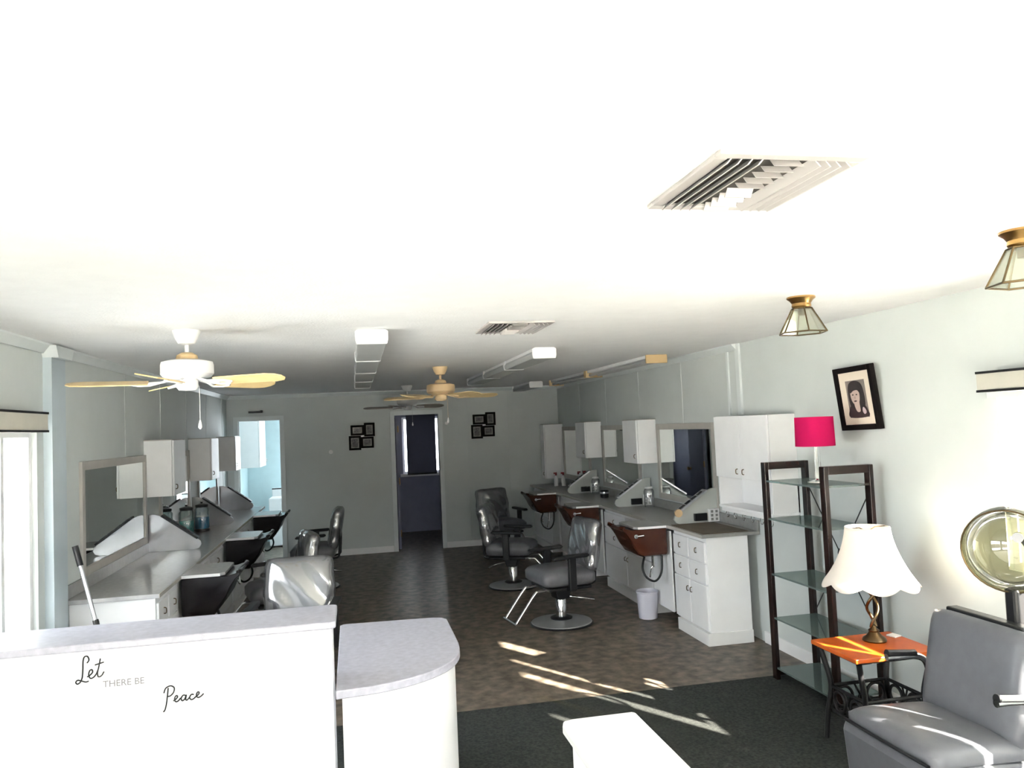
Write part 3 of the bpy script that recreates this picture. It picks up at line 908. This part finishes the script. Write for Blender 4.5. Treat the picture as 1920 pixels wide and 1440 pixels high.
# backrest leaning back
c = cushion(16, 18, .46, W, .13, .02, 0, 6.0)
tl = R(78)
vs = []
for x, y, z in c.v:
    q = x+.23
    vs.append((.115+q*math.cos(tl)+(z-.065)*math.sin(tl), y, .46+q*math.sin(tl)-(z-.065)*math.cos(tl)))
MB().add(vs, c.f).obj('backrest', grey_vinyl2, t, 60)
br = MB().box(.20, .26, -.20, .22, .885, .925).obj('hood_bracket', black_m, t, bevel=.008)
MB().box(.245, .315, -.13, -.07, .5, 1.06).obj('dryer_column', black_m, t, bevel=.012)
# chrome arms with dark pads
for s in (-1, 1):
    y = s*(W/2+.035)
    a = MB().tube(catmull([(.16, y, .40), (.17, y, .60), (.13, y, .675), (.02, y, .69), (-.05, y, .692)], 6), .016, 10).obj('arm', chrome_m, t, 60)
    MB().tube([(.10, y, .695), (-.04, y, .708)], .018, 10).obj('arm_pad', chrome_m if s < 0 else black_m, a, 60)
    MB().cyl((-.04, y, .708), (-.048, y, .709), .0185, n=14).obj('arm_tip', black_m, a, 40)
for x in (-.24, .10):
    for y in (-.22, .22):
        MB().cyl((x, y, .006), (x, y, .075), .02, n=12).obj('foot', chrome_m, t, 40)
# hood: transparent bowl opening down and forward
hd = MB()
prof = []
for i in range(15):
    a = R(-12)+(R(90)+R(12))*i/14
    prof.append((.205*math.cos(a), .205*math.sin(a)))
prof[-1] = (.002, .205)
h = hd.lathe(prof, n=36, cap=False).obj('hood', hood_glass, t, 60, recalc=False)
h.location = (.265, -.10, 1.222); h.scale = (.87, .87, .87); h.rotation_euler = Vector((.80, .58, .14)).to_track_quat('Z', 'Y').to_euler()
rr = .205*math.cos(R(-12)); rz = .205*math.sin(R(-12))
rim = MB().tube([(rr*math.cos(q), rr*math.sin(q), rz) for q in [2*PI*k/36 for k in range(36)]], .0045, 8, closed=True).obj('hood_rim', bronze_m, h, 60)
MB().cyl((0, 0, .20), (0, 0, .225), .025, n=24).obj('motor_cap', alu_m, h, 40)
MB().tube(catmull([(.30, -.10, 1.0), (.42, -.06, 1.03), (.49, .0, 1.10), (.48, .03, 1.2), (.425, .02, 1.25)], 5), .014, 8).obj('hood_arm', black_m, t, 60)

# ================================================================ ETAGERE
ex0, ex1, ey0, ey1, eh = 2.80, 3.14, 4.33, 5.09, 1.49
t = thing('etagere', 'tall dark wood shelving unit with glass shelves against right wall', 'shelving unit', ((ex0+ex1)/2, (ey0+ey1)/2, .006))
a = (ex1-ex0)/2; b = (ey1-ey0)/2; pw = .05
for s, (u0, u1) in (('near', (-b, -b+.055)), ('far', (b-.055, b))):
    MB().box(-a, -a+.03, u0, u1, 0, eh).obj('post', walnut_m, t, bevel=.004)
    MB().box(a-.03, a, u0, u1, 0, eh).obj('post', walnut_m, t, bevel=.004)
    MB().box(-a+.03, a-.03, u0, u1, eh-.05, eh).obj('top_rail', walnut_m, t, bevel=.004)
    MB().box(-a+.03, a-.03, u0, u1, .03, .07).obj('bottom_rail', walnut_m, t, bevel=.004)
for z in (1.355, 1.095, .715, .415, .075):
    MB().box(-a+.005, a-.012, -b+.057, b-.057, z, z+.012).obj('glass_shelf', shelf_glass, t)
for z0, z1 in ((.43, 1.34), ):
    MB().tube([(a-.01, -b+.03, z0), (a-.01, b-.03, z1)], .004, 6).obj('brace_wire', black_m, t, 60)
    MB().tube([(a-.005, b-.03, z0), (a-.005, -b+.03, z1)], .004, 6).obj('brace_wire', black_m, t, 60)
MB().cyl((a-.008, 0, .885), (a+.002, 0, .885), .035, n=20).obj('brace_hub', black_m, t, 40)

# pink lamp on the top glass shelf
t = thing('pink_lamp', 'small lamp with hot pink drum shade on the glass shelf', 'lamp', (2.925, 4.60, .006+1.368))
MB().lathe([(.06, 0), (.062, .006), (.058, .014), (.02, .022), (.014, .03)], n=28).obj('base', chrome_m, t, 40)
MB().lathe([(.014, .022), (.016, .06), (.011, .10), (.016, .14), (.011, .19), (.009, .34)], n=20).obj('stem', mat_pane('acrylic_stem', (.9, .92, .9), .1, .3, (.7, .7, .65)), t, 50)
m = MB()
prof = [(.123, .24), (.119, .428), (.117, .428), (.121, .24), (.123, .24)]
m.lathe(prof, n=40, cap=False)
m.obj('lamp_shade', pink_m, t, 40)
MB().lathe([(.02, .30), (.026, .33), (.026, .37), (.012, .40)], n=16).obj('bulb', white_m, t, 50)
for q in range(3):
    MB().tube([(0, 0, .40), (.118*math.cos(q*2.094), .118*math.sin(q*2.094), .424)], .002, 6).obj('spider', chrome_m, t)
MB().tube([(.03, 0, .235), (.03, 0, .10)], .0012, 5).obj('pull_chain', chrome_m, t)

# ================================================================ END TABLE
t = thing('end_table', 'orange wood end table on scrolled black iron legs', 'table', (2.745, 3.885, .006))
hx, hy, th_ = .25, .205, .545
MB().box(-hx, hx, -hy, hy, th_-.024, th_).obj('table_top', orange_m, t, bevel=.004)
MB().box(-hx+.03, hx-.03, -hy+.03, hy-.03, th_-.04, th_-.024).obj('top_frame', iron_m, t)
def legp(sx, sy):
    return catmull([(sx*(hx-.035), sy*(hy-.03), th_-.035), (sx*(hx-.055), sy*(hy-.045), .42), (sx*(hx-.075), sy*(hy-.055), .30), (sx*(hx-.055), sy*(hy-.045), .16), (sx*(hx-.045), sy*(hy-.03), .012)], 6)
for sx in (-1, 1):
    for sy in (-1, 1):
        MB().tube(legp(sx, sy), .015, 10).obj('leg', iron_m, t, 60)
def arc(c, r, a0, a1, n, pl):
    out = []
    for i in range(n+1):
        a = a0+(a1-a0)*i/n
        u, v = c[0]+r*math.cos(a), c[1]+r*math.sin(a)
        out.append(pl(u, v))
    return out
for sx in (-1, 1):
    pl = lambda u, v, sx=sx: (sx*(hx-.075), u, v)
    MB().tube([pl(-hy+.055, .30), pl(hy-.055, .30)], .010, 8).obj('stretcher', iron_m, t, 60)
    MB().tube([pl(-hy+.045, .165), pl(hy-.045, .165)], .010, 8).obj('stretcher', iron_m, t, 60)
    for c0 in (-.075, .075):
        MB().tube(arc((c0, .232), .052, 0, 2*PI, 20, pl)[:-1], .009, 8, closed=True).obj('scroll', iron_m, t, 60)
    MB().tube(catmull([pl(-.02, .17), pl(0, .23), pl(.02, .295)], 4), .006, 6).tube(catmull([pl(.02, .17), pl(0, .235), pl(-.02, .295)], 4), .006, 6).obj('cross_scroll', iron_m, t, 60)
for sy in (-1, 1):
    pl = lambda u, v, sy=sy: (u, sy*(hy-.055), v)
    MB().tube([pl(-hx+.075, .30), pl(hx-.075, .30)], .010, 8).obj('stretcher', iron_m, t, 60)
    MB().tube([pl(-hx+.06, .165), pl(hx-.06, .165)], .010, 8).obj('stretcher', iron_m, t, 60)
    for c0 in (-.10, .10):
        MB().tube(arc((c0, .232), .055, 0, 2*PI, 20, pl)[:-1], .009, 8, closed=True).obj('scroll', iron_m, t, 60)
    MB().tube(catmull([pl(-.03, .17), pl(0, .232), pl(.03, .295)], 4), .006, 6).tube(catmull([pl(.03, .17), pl(0, .236), pl(-.03, .295)], 4), .006, 6).obj('cross_scroll', iron_m, t, 60)

# white scalloped lamp
t = thing('table_lamp', 'bronze table lamp with white scalloped bell shade on orange table', 'lamp', (2.80, 3.95, .006+.546))
MB().lathe([(.062, 0), (.064, .006), (.058, .018), (.04, .03), (.026, .05), (.03, .058), (.016, .07), (.012, .085)], n=32).obj('base', bronze_m, t, 40)
pth = []
for ph, nm in ((0, 'stem_branch'), (PI, 'stem_branch')):
    pts = [(.016*math.cos(ph+k*.55)*(1+.8*math.sin(PI*k/12)), .016*math.sin(ph+k*.55)*(1+.8*math.sin(PI*k/12)), .075+.27*k/12) for k in range(13)]
    MB().tube(catmull(pts, 3), .0085, 8).obj(nm, bronze_m, t, 60)
MB().lathe([(.018, .335), (.022, .345), (.02, .38), (.012, .40)], n=18).obj('socket', bronze_m, t, 50)
MB().lathe([(.012, .39), (.028, .43), (.03, .46), (.018, .49), (.004, .5)], n=18).obj('bulb', white_m, t, 50)
m = MB(); vs = []; fs = []
NS, NP = 96, 14
for i in range(NP+1):
    k = i/NP
    r = .115+.135*k**2.2+.01*math.sin(PI*k)
    z0 = .625-.30*k
    for j in range(NS):
        a = 2*PI*j/NS
        sc = abs(math.sin(4*a))
        rr_ = r*(1+.05*k*k*(sc-.5))
        vs.append((rr_*math.cos(a), rr_*math.sin(a), z0-.030*k**3*sc))
for i in range(NP):
    for j in range(NS):
        fs.append((i*NS+j, i*NS+(j+1) % NS, (i+1)*NS+(j+1) % NS, (i+1)*NS+j))
m.add(vs, fs)
o = m.obj('lamp_shade', shade_m, t, 60, recalc=False)
sm = o.modifiers.new('solid', 'SOLIDIFY'); sm.thickness = .003
MB().tube([(.115*math.cos(2*PI*k/32), .115*math.sin(2*PI*k/32), .625) for k in range(32)], .004, 6, closed=True).obj('top_trim', shade_m, o, 60)
MB().tube([(0, 0, .5), (0, 0, .60), (.05, 0, .625), (.113, 0, .625)], .003, 6).tube([(0, 0, .60), (-.05, 0, .625), (-.113, 0, .625)], .003, 6).obj('harp', bronze_m, t, 60)
MB().cyl((.0, -.03, .36), (.0, -.06, .355), .006, n=10).obj('switch', black_m, t, 40)
tag(MB().prism([(2.93, 3.95), (2.985, 3.97), (2.975, 4.03), (2.92, 4.01)], 'Z', .5525, .558).obj('paper_slip', white_m), 'small white slip of paper on the orange table beside the lamp', 'paper')

# ================================================================ CEILING FANS
def fan(name, label, loc, r0, mp, blade_m, white, lights=True):
    t = thing('ceiling_fan', label, 'ceiling fan', loc, 0, 'ceiling fans')
    MB().lathe([(.075, 0), (.075, -.01), (.062, -.045), (.045, -.075), (.02, -.082)], n=32).obj('canopy', mp, t, 40)
    MB().cyl((0, 0, -.08), (0, 0, -.17), .012, n=12).obj('downrod', mp, t, 40)
    MB().lathe([(.03, -.125), (.055, -.14), (.06, -.165), (.05, -.172)], n=28).obj('yoke_cover', tan_m if white else mp, t, 40)
    MB().lathe([(.10, -.168), (.135, -.178), (.14, -.195), (.14, -.245), (.125, -.262), (.08, -.272), (.03, -.275)], n=40).obj('motor_housing', mp, t, 40)
    h = MB().lathe([(.05, -.27), (.058, -.28), (.058, -.318), (.045, -.335), (.01, -.338)], n=32).obj('switch_housing', mp, t, 40)
    pts = [(.05, .0, -.30), (.062, 0, -.315), (.063, 0, -.40), (.063, 0, -.52)]
    MB().tube(pts, .0016, 5).obj('pull_chain', mp, h)
    MB().lathe([(.003, -.505), (.009, -.53), (.011, -.545), (.004, -.556)], c=(.063, 0, 0), n=12).obj('pull_knob', white_m, h, 50)
    for i in range(5):
        a = R(r0)+i*2*PI/5
        ca, sa = math.cos(a), math.sin(a)
        pit = R(-13)
        def T(u, v, w):          # u along the blade, v across, w up
            v2 = v*math.cos(pit); w2 = w+v*math.sin(pit)
            return (u*ca-v2*sa, u*sa+v2*ca, -.295+w2)
        out = [(.20, -.058), (.24, -.064), (.52, -.070), (.575, -.055), (.60, -.02), (.60, .02), (.575, .055), (.52, .070), (.24, .064), (.20, .058)]
        n = len(out)
        b = MB().add([T(u, v, 0) for u, v in out]+[T(u, v, .006) for u, v in out], [tuple(range(n)), tuple(range(2*n-1, n-1, -1))]+[(k, (k+1) % n, n+(k+1) % n, n+k) for k in range(n)])
        bo = b.obj('blade', blade_m, t)
        ir = MB()
        ir.tube([T(.07, 0, .022), T(.13, 0, .006), T(.19, .035, -.004), T(.25, .03, -.005), T(.28, 0, -.005), T(.25, -.03, -.005), T(.19, -.035, -.004), T(.13, 0, .006)], .007, 8)
        ir.obj('blade_iron', mp, bo, 60)
    return t
fan('f', 'white ceiling fan with maple blades above the left stations', (-.90, 4.65, H), 46, white_m, maple_m, True)
fan('f', 'cream ceiling fan hanging in the middle of the salon', (.86, 7.73, H), 12, cream_m, maple_m, False)
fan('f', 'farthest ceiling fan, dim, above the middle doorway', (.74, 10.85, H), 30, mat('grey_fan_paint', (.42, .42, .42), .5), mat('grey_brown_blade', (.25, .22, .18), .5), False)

# ================================================================ FLUORESCENT FIXTURES
def fluo(label, x0, x1, y0, y1, group, endm, bare=False, drop=.085):
    cx, cy = (x0+x1)/2, (y0+y1)/2
    t = thing('fluorescent_fixture', label, 'light fixture', (cx, cy, H), 0, group)
    w = (x1-x0)/2; l = (y1-y0)/2
    MB().box(-w*.8, w*.8, -l+.006, l-.006, -.03, -.0005).obj('housing', white_m, t)
    if not bare:
        MB().prism([(-w*.82, -.025), (-w, -.05), (-w*.92, -drop), (w*.92, -drop), (w, -.05), (w*.82, -.025)], 'Y', -l+.022, l-.022).obj('lens', lens_m, t, bevel=.004)
        for e in (-l, l-.02):
            MB().prism([(-w*.85, -.001), (-w*1.03, -.012), (-w*1.03, -.062), (-w*.95, -drop-.004), (w*.95, -drop-.004), (w*1.03, -.062), (w*1.03, -.012), (w*.85, -.001)], 'Y', e, e+.02).obj('end_cap', endm, t, bevel=.003)
    else:
        for s in (-1, 1):
            MB().cyl((s*w*.5, -l+.03, -.055), (s*w*.5, l-.03, -.055), .016, n=14).obj('tube', lens_m, t, 40)
        for e in (-l, l-.03):
            MB().box(-w, w, e, e+.03, -drop+.005, 0).obj('end_cap', endm, t, bevel=.003)
    return t
for i, d in enumerate(('first', 'second', 'third', 'fourth')):
    fluo(f'{d} fluorescent fixture from the camera in the left ceiling row', .03, .22, 4.72+i*1.222, 4.72+i*1.222+1.22, 'left row of fluorescent fixtures', white_m)
for i, d in enumerate(('first', 'second', 'third')):
    fluo(f'{d} fluorescent fixture from the camera in the middle ceiling row', 1.41, 1.60, 6.02+i*1.222, 6.02+i*1.222+1.22, 'middle row of fluorescent fixtures', white_m)
fluo('nearer bare-tube fixture with tan ends along the right wall', 2.72, 2.93, 6.95, 8.95, 'right row of fluorescent fixtures', tan_m, True)
fluo('farther bare-tube fixture with tan ends along the right wall', 2.72, 2.93, 8.97, 10.7, 'right row of fluorescent fixtures', tan_m, True)
fluo('short fluorescent fixture with white end near the far right corner', 2.45, 2.64, 10.75, 11.97, 'right row of fluorescent fixtures', white_m)

# ================================================================ CEILING VENTS
def vent(label, x0, x1, y0, y1):
    cx, cy = (x0+x1)/2, (y0+y1)/2
    t = thing('ceiling_vent', label, 'vent', (cx, cy, H), 0, 'ceiling air vents')
    a, b = (x1-x0)/2, (y1-y0)/2
    fwd = .035
    MB().box(-a+.01, a-.01, -b+.01, b-.01, -.003, -.001).obj('duct_shade_sheet', dark_m, t)  # flat dark sheet, its colour stands for the shade inside the duct
    for q in ((-a, a, -b, -b+fwd), (-a, a, b-fwd, b), (-a, -a+fwd, -b+fwd, b-fwd), (a-fwd, a, -b+fwd, b-fwd)):
        MB().box(*q, -.012, 0).obj('frame', grille_m, t, bevel=.003)
    def slat(p, q, along):
        """slanted louvre"""
        if along == 'Y':
            x, s = p
            MB().prism([(x, -.004), (x+.004, -.004), (x+.004+s*.018, -.024), (x+s*.018, -.024)], 'Y', q[0], q[1]).obj('louvre', grille_m, t)
        else:
            y, s = p
            MB().prism([(y, -.004), (y+.004, -.004), (y+.004+s*.018, -.024), (y+s*.018, -.024)], 'X', q[0], q[1]).obj('louvre', grille_m, t)
    inner = a-fwd
    for i in range(4):
        x = -inner+.012+i*.027
        slat((x, -1 if i else -1), (-b+fwd, b-fwd), 'Y')
        slat((-x-.004, 1), (-b+fwd, b-fwd), 'Y')
    xi = inner-.012-4*.027
    n = 9
    for i in range(n):
        y = -b+fwd+.02+(2*b-2*fwd-.04)*i/(n-1)
        slat((y, 1 if y > 0 else -1), (-xi, xi), 'X')
    return t
vent('large square ceiling vent close to the camera', .84, 1.225, 1.62, 2.08)
vent('smaller-looking ceiling vent farther back between the fixtures', .79, 1.19, 4.46, 4.97)

# ================================================================ LANTERN CEILING LIGHTS
def lantern(label, loc):
    t = thing('lantern_light', label, 'ceiling light', loc, 0, 'brass lantern ceiling lights')
    MB().lathe([(.072, 0), (.073, -.008), (.058, -.02), (.048, -.035), (.05, -.05), (.042, -.06)], n=32).obj('canopy', brass_m, t, 40)
    MB().lathe([(.018, -.055), (.022, -.075), (.02, -.098), (.008, -.1)], n=16).obj('socket', bronze_m, t, 40)
    top = [(.052*math.cos(R(60*k+12)), .052*math.sin(R(60*k+12)), -.062) for k in range(6)]
    bot = [(.122*math.cos(R(60*k+12)), .122*math.sin(R(60*k+12)), -.19) for k in range(6)]
    for k in range(6):
        j = (k+1) % 6
        MB().tube([top[k], bot[k]], .0042, 6).obj('corner_bar', bronze_m, t)
        MB().tube([bot[k], bot[j]], .0042, 6).obj('bottom_bar', bronze_m, t)
        MB().tube([top[k], top[j]], .0042, 6).obj('top_bar', bronze_m, t)
        A, B_, C_, D_ = Vector(top[k]), Vector(top[j]), Vector(bot[j]), Vector(bot[k])
        nn = (B_-A).cross(D_-A).normalized()*.002
        MB().add([A, B_, C_, D_, A+nn, B_+nn, C_+nn, D_+nn], [(0,1,2,3), (7,6,5,4), (0,4,5,1), (1,5,6,2), (2,6,7,3), (3,7,4,0)]).obj('pane', lamp_glass, t)
    return t
lantern('brass and glass lantern light on the ceiling near the framed portrait', (2.33, 3.71, H))
lantern('brass and glass lantern light at the right edge of the picture', (2.335, 2.32, H))

# ================================================================ PICTURES
t = thing('framed_portrait', 'dark framed sepia portrait of a dark-haired woman, hung slightly crooked', 'picture', (XR-.012, 4.485, 1.912))
t.rotation_euler = (R(-1.5), R(-5.5), 0)
t.location.x = XR-.034
# local: y to the left seen from the room is +y; picture plane faces -x
pa, pb = .195, .205
for q in ((-pa, -pa+.035, -pb, pb), (pa-.035, pa, -pb, pb), (-pa+.035, pa-.035, pb-.035, pb), (-pa+.035, pa-.035, -pb, -pb+.035)):
    MB().box(-.022, .012, *q).obj('frame', darkframe_m, t, bevel=.004)
MB().box(-.006, .008, -pa+.033, pa-.033, -pb+.033, pb-.033).obj('mat_board', matboard_m, t)
pr = MB().box(-.009, -.006, -.095, .095, -.125, .115).obj('portrait_print', mat('sepia_backdrop', (.20, .17, .15), .6, var=.2), t)
def blob(name, pts, x, m):
    MB().prism([(p.x, p.y) for p in catmull([(a_, b_, 0) for a_, b_ in pts], 5, True)], 'X', x-.0012, x).obj(name, m, pr)
hair = mat('print_dark_hair', (.025, .018, .018), .6, var=.3)
skin = mat('print_sepia_skin', (.42, .33, .29), .6, var=.08)
cloth = mat('print_dark_dress', (.035, .018, .02), .6, var=.3)
blob('print_dress', [(-.09, -.122), (.09, -.122), (.09, -.07), (.06, -.045), (0, -.04), (-.06, -.045), (-.09, -.075)], -.0091, cloth)
blob('print_hair', [(-.075, -.05), (-.08, .03), (-.06, .09), (0, .112), (.06, .095), (.08, .035), (.07, -.045), (.03, -.07), (-.03, -.07)], -.0097, hair)
blob('print_neck', [(-.02, -.085), (.012, -.085), (.03, -.04), (.02, -.0), (-.02, -.0), (-.022, -.04)], -.0106, skin)
blob('print_face', [(.012, -.045), (.045, -.02), (.055, .025), (.045, .06), (.01, .07), (-.028, .055), (-.035, .01), (-.02, -.03)], -.0112, skin)
blob('print_fringe', [(.052, .035), (.055, .075), (.01, .092), (-.04, .07), (-.042, .03), (-.02, .05), (.02, .048)], -.0119, hair)
for yy in (.03, -.008):
    blob('print_eye', [(yy-.009, .022), (yy, .027), (yy+.009, .022), (yy, .018)], -.0119, hair)
blob('print_lips', [(-.004, -.018), (.012, -.014), (.028, -.018), (.012, -.024)], -.0119, cloth)
blob('print_nose', [(.010, .012), (.018, .002), (.012, -.004), (.007, .0)], -.0117, mat('print_shadow_skin', (.30, .23, .20), .6))
blob('print_flower', [(-.075, -.075), (-.055, -.06), (-.045, -.085), (-.06, -.105), (-.08, -.095)], -.0119, mat('print_pale_flower', (.45, .36, .38), .6))

def collage(label, loc, rz):
    t = thing('photo_collage', label, 'picture', loc, 0, 'four-picture collage frames')
    t.rotation_euler = (0, R(rz), 0)
    specs = [(-.17, .03, .02, .175, 'landscape'), (.03, .19, -.0, .205, 'portrait'), (-.20, -.02, -.20, .015, 'portrait'), (-.02, .17, -.175, -.005, 'landscape')]
    for x0, x1, z0, z1, k in specs:
        f = MB()
        w = .030
        f.box(x0, x1, -.018, 0, z0, z0+w).box(x0, x1, -.018, 0, z1-w, z1).box(x0, x0+w, -.018, 0, z0+w, z1-w).box(x1-w, x1, -.018, 0, z0+w, z1-w)
        fo = f.obj('frame', darkframe_m, t, bevel=.002)
        MB().box(x0+w, x1-w, -.006, -.001, z0+w, z1-w).obj('photo_mat', mat('photo_grey', (.20, .20, .19), .5, var=.3, scale=25), fo)
        MB().box(x0+w+.018, x1-w-.018, -.0075, -.006, z0+w+.018, z1-w-.018).obj('photo', mat('photo_dark', (.09, .09, .09), .4, var=.6, scale=40), fo)
    MB().cyl((.0, -.012, .005), (.0, -.02, .005), .012, n=14).obj('centre_boss', alu_m, t, 40)
    return t
collage('black four-picture collage left of the middle doorway', (.13, YB, 1.76), 0)
collage('black four-picture collage right of the middle doorway', (2.0, YB, 1.85), 0)
# little wall fittings
def dot(name, label, cat, x, z, r=.022):
    t = thing(name, label, cat, (x, YB, z))
    a_ = MB().cyl((0, 0, 0), (0, -.012, 0), r*1.4, n=20).obj('plate', white_m, t, 40)
    MB().cyl((0, -.012, 0), (0, -.03, 0), r*.8, n=16).obj('knob', white_m, t, 40)
dot('wall_hook', 'round white wall fitting left of the left collage', 'wall fitting', -.34, 1.55)
dot('door_bell', 'round white fitting beside the top of the middle doorway', 'wall fitting', 1.42, 1.91, .018)
t = thing('door_closer', 'dark bar of a door closer above the bright doorway', 'door closer', (-1.41, YB, 2.19))
MB().box(-.10, .10, -.03, 0, -.014, .014).obj('bar', black_m, t, bevel=.004)
MB().box(.07, .105, -.034, 0, -.01, .024).obj('end_block', black_m, t, bevel=.003)

# ================================================================ VALANCES AND BLINDS
def valance(label, s, y0, y1, xw, z0, z1):
    cy = (y0+y1)/2
    t = thing('valance', label, 'valance', (xw, cy, z0), 0, 'window valances')
    a = (y1-y0)/2; d = -.11*s; h = z1-z0
    MB().box(min(d, d+.01*s), max(d, d+.01*s), -a, a, .012, h-.012).obj('fascia', beige_m, t)
    MB().box(min(0, d-.006*s), max(0, d-.006*s), -a, a, h-.012, h).obj('top_board', black_m, t)
    MB().box(min(d+.012*s, d-.006*s), max(d+.012*s, d-.006*s), -a, a, 0, .012).obj('bottom_trim', black_m, t)
    for e in (-a, a-.01):
        MB().box(min(0, d+.01*s), max(0, d+.01*s), e, e+.01, .012, h-.012).obj('end_panel', beige_m, t)
valance('beige valance with dark edges above the left window', -1, 3.60, 4.93, XL, 1.905, 2.02)
valance('beige valance with dark edges above the right window', 1, .90, 3.42, XR, 1.895, 2.0)
t = thing('vertical_blind', 'white vertical blind hanging in the right window', 'blind', (XR-.045, 2.26, 1.9))
MB().box(-.02, .02, -1.26, 1.15, -.035, -.006).obj('head_rail', white_m, t)
gaps = [(3.33, 3.44), (2.905, 2.945), (2.40, 2.62), (2.05, 2.10), (1.37, 1.40), (1.7, 1.72)]
y = W2[0]+.01
while y < W2[1]-.02:
    w = .085
    g = next((q for q in gaps if q[0]-.02 < y+w/2 < q[1]+.02), None)
    if g:
        y = max(y+.01, g[1]); continue
    nxt = min([q[0] for q in gaps if q[0] > y]+[W2[1]])
    w = min(w, nxt-y-.001)
    if w > .015:
        MB().box(-.0015, .0015, y-2.26, y+w-2.26, -.90, -.035).obj('vane', vane_m, t)
    y += w+.002

# ================================================================ SIDE ROOM THINGS
t = thing('kitchen_cabinet', 'bright white upper cabinet seen through the left doorway', 'cabinet', (-1.62, 13.45, 1.33))
MB().box(-.195, .12, -.25, .6, 0, .78).obj('carcass', white_m, t, bevel=.003)
for y0, y1 in ((-.245, .17), (.18, .595)):
    d = MB().box(.122, .14, y0, y1, .004, .776).obj('door', white_m, t, bevel=.003)
    MB().tube(catmull([(.14, y1-.05, .06), (.16, y1-.05, .066), (.16, y1-.05, .114), (.14, y1-.05, .12)], 4), .004, 6).obj('handle', chrome_m, d, 60)
t = thing('washing_machine', 'white washing machine with a dark knob in the bright room', 'washing machine', (-1.08, 13.85, 0))
MB().box(-.32, .32, -.32, .32, .02, .80).obj('body', white_m, t, bevel=.015)
MB().box(-.31, .31, .16, .31, .80, .93).obj('console', white_m, t, bevel=.01)
MB().box(-.31, .31, .155, .165, .915, .935).obj('console_trim', black_m, t)
MB().cyl((.10, -.32, .70), (.10, -.35, .70), .04, n=20).obj('knob', black_m, t, 40)
for sx in (-.27, .27):
    for sy in (-.27, .27):
        MB().cyl((sx, sy, 0), (sx, sy, .022), .025, n=12).obj('foot', black_m, t)
t = thing('ceiling_lamp', 'small dark-stemmed ceiling fitting in the blue hallway', 'ceiling light', (1.22, 13.6, H))
MB().lathe([(.06, 0), (.06, -.02), (.02, -.03), (.012, -.2)], n=20).obj('stem', black_m, t, 40)
MB().lathe([(.012, -.2), (.04, -.22), (.05, -.28), (.02, -.33)], n=20).obj('shade', black_m, t, 40)
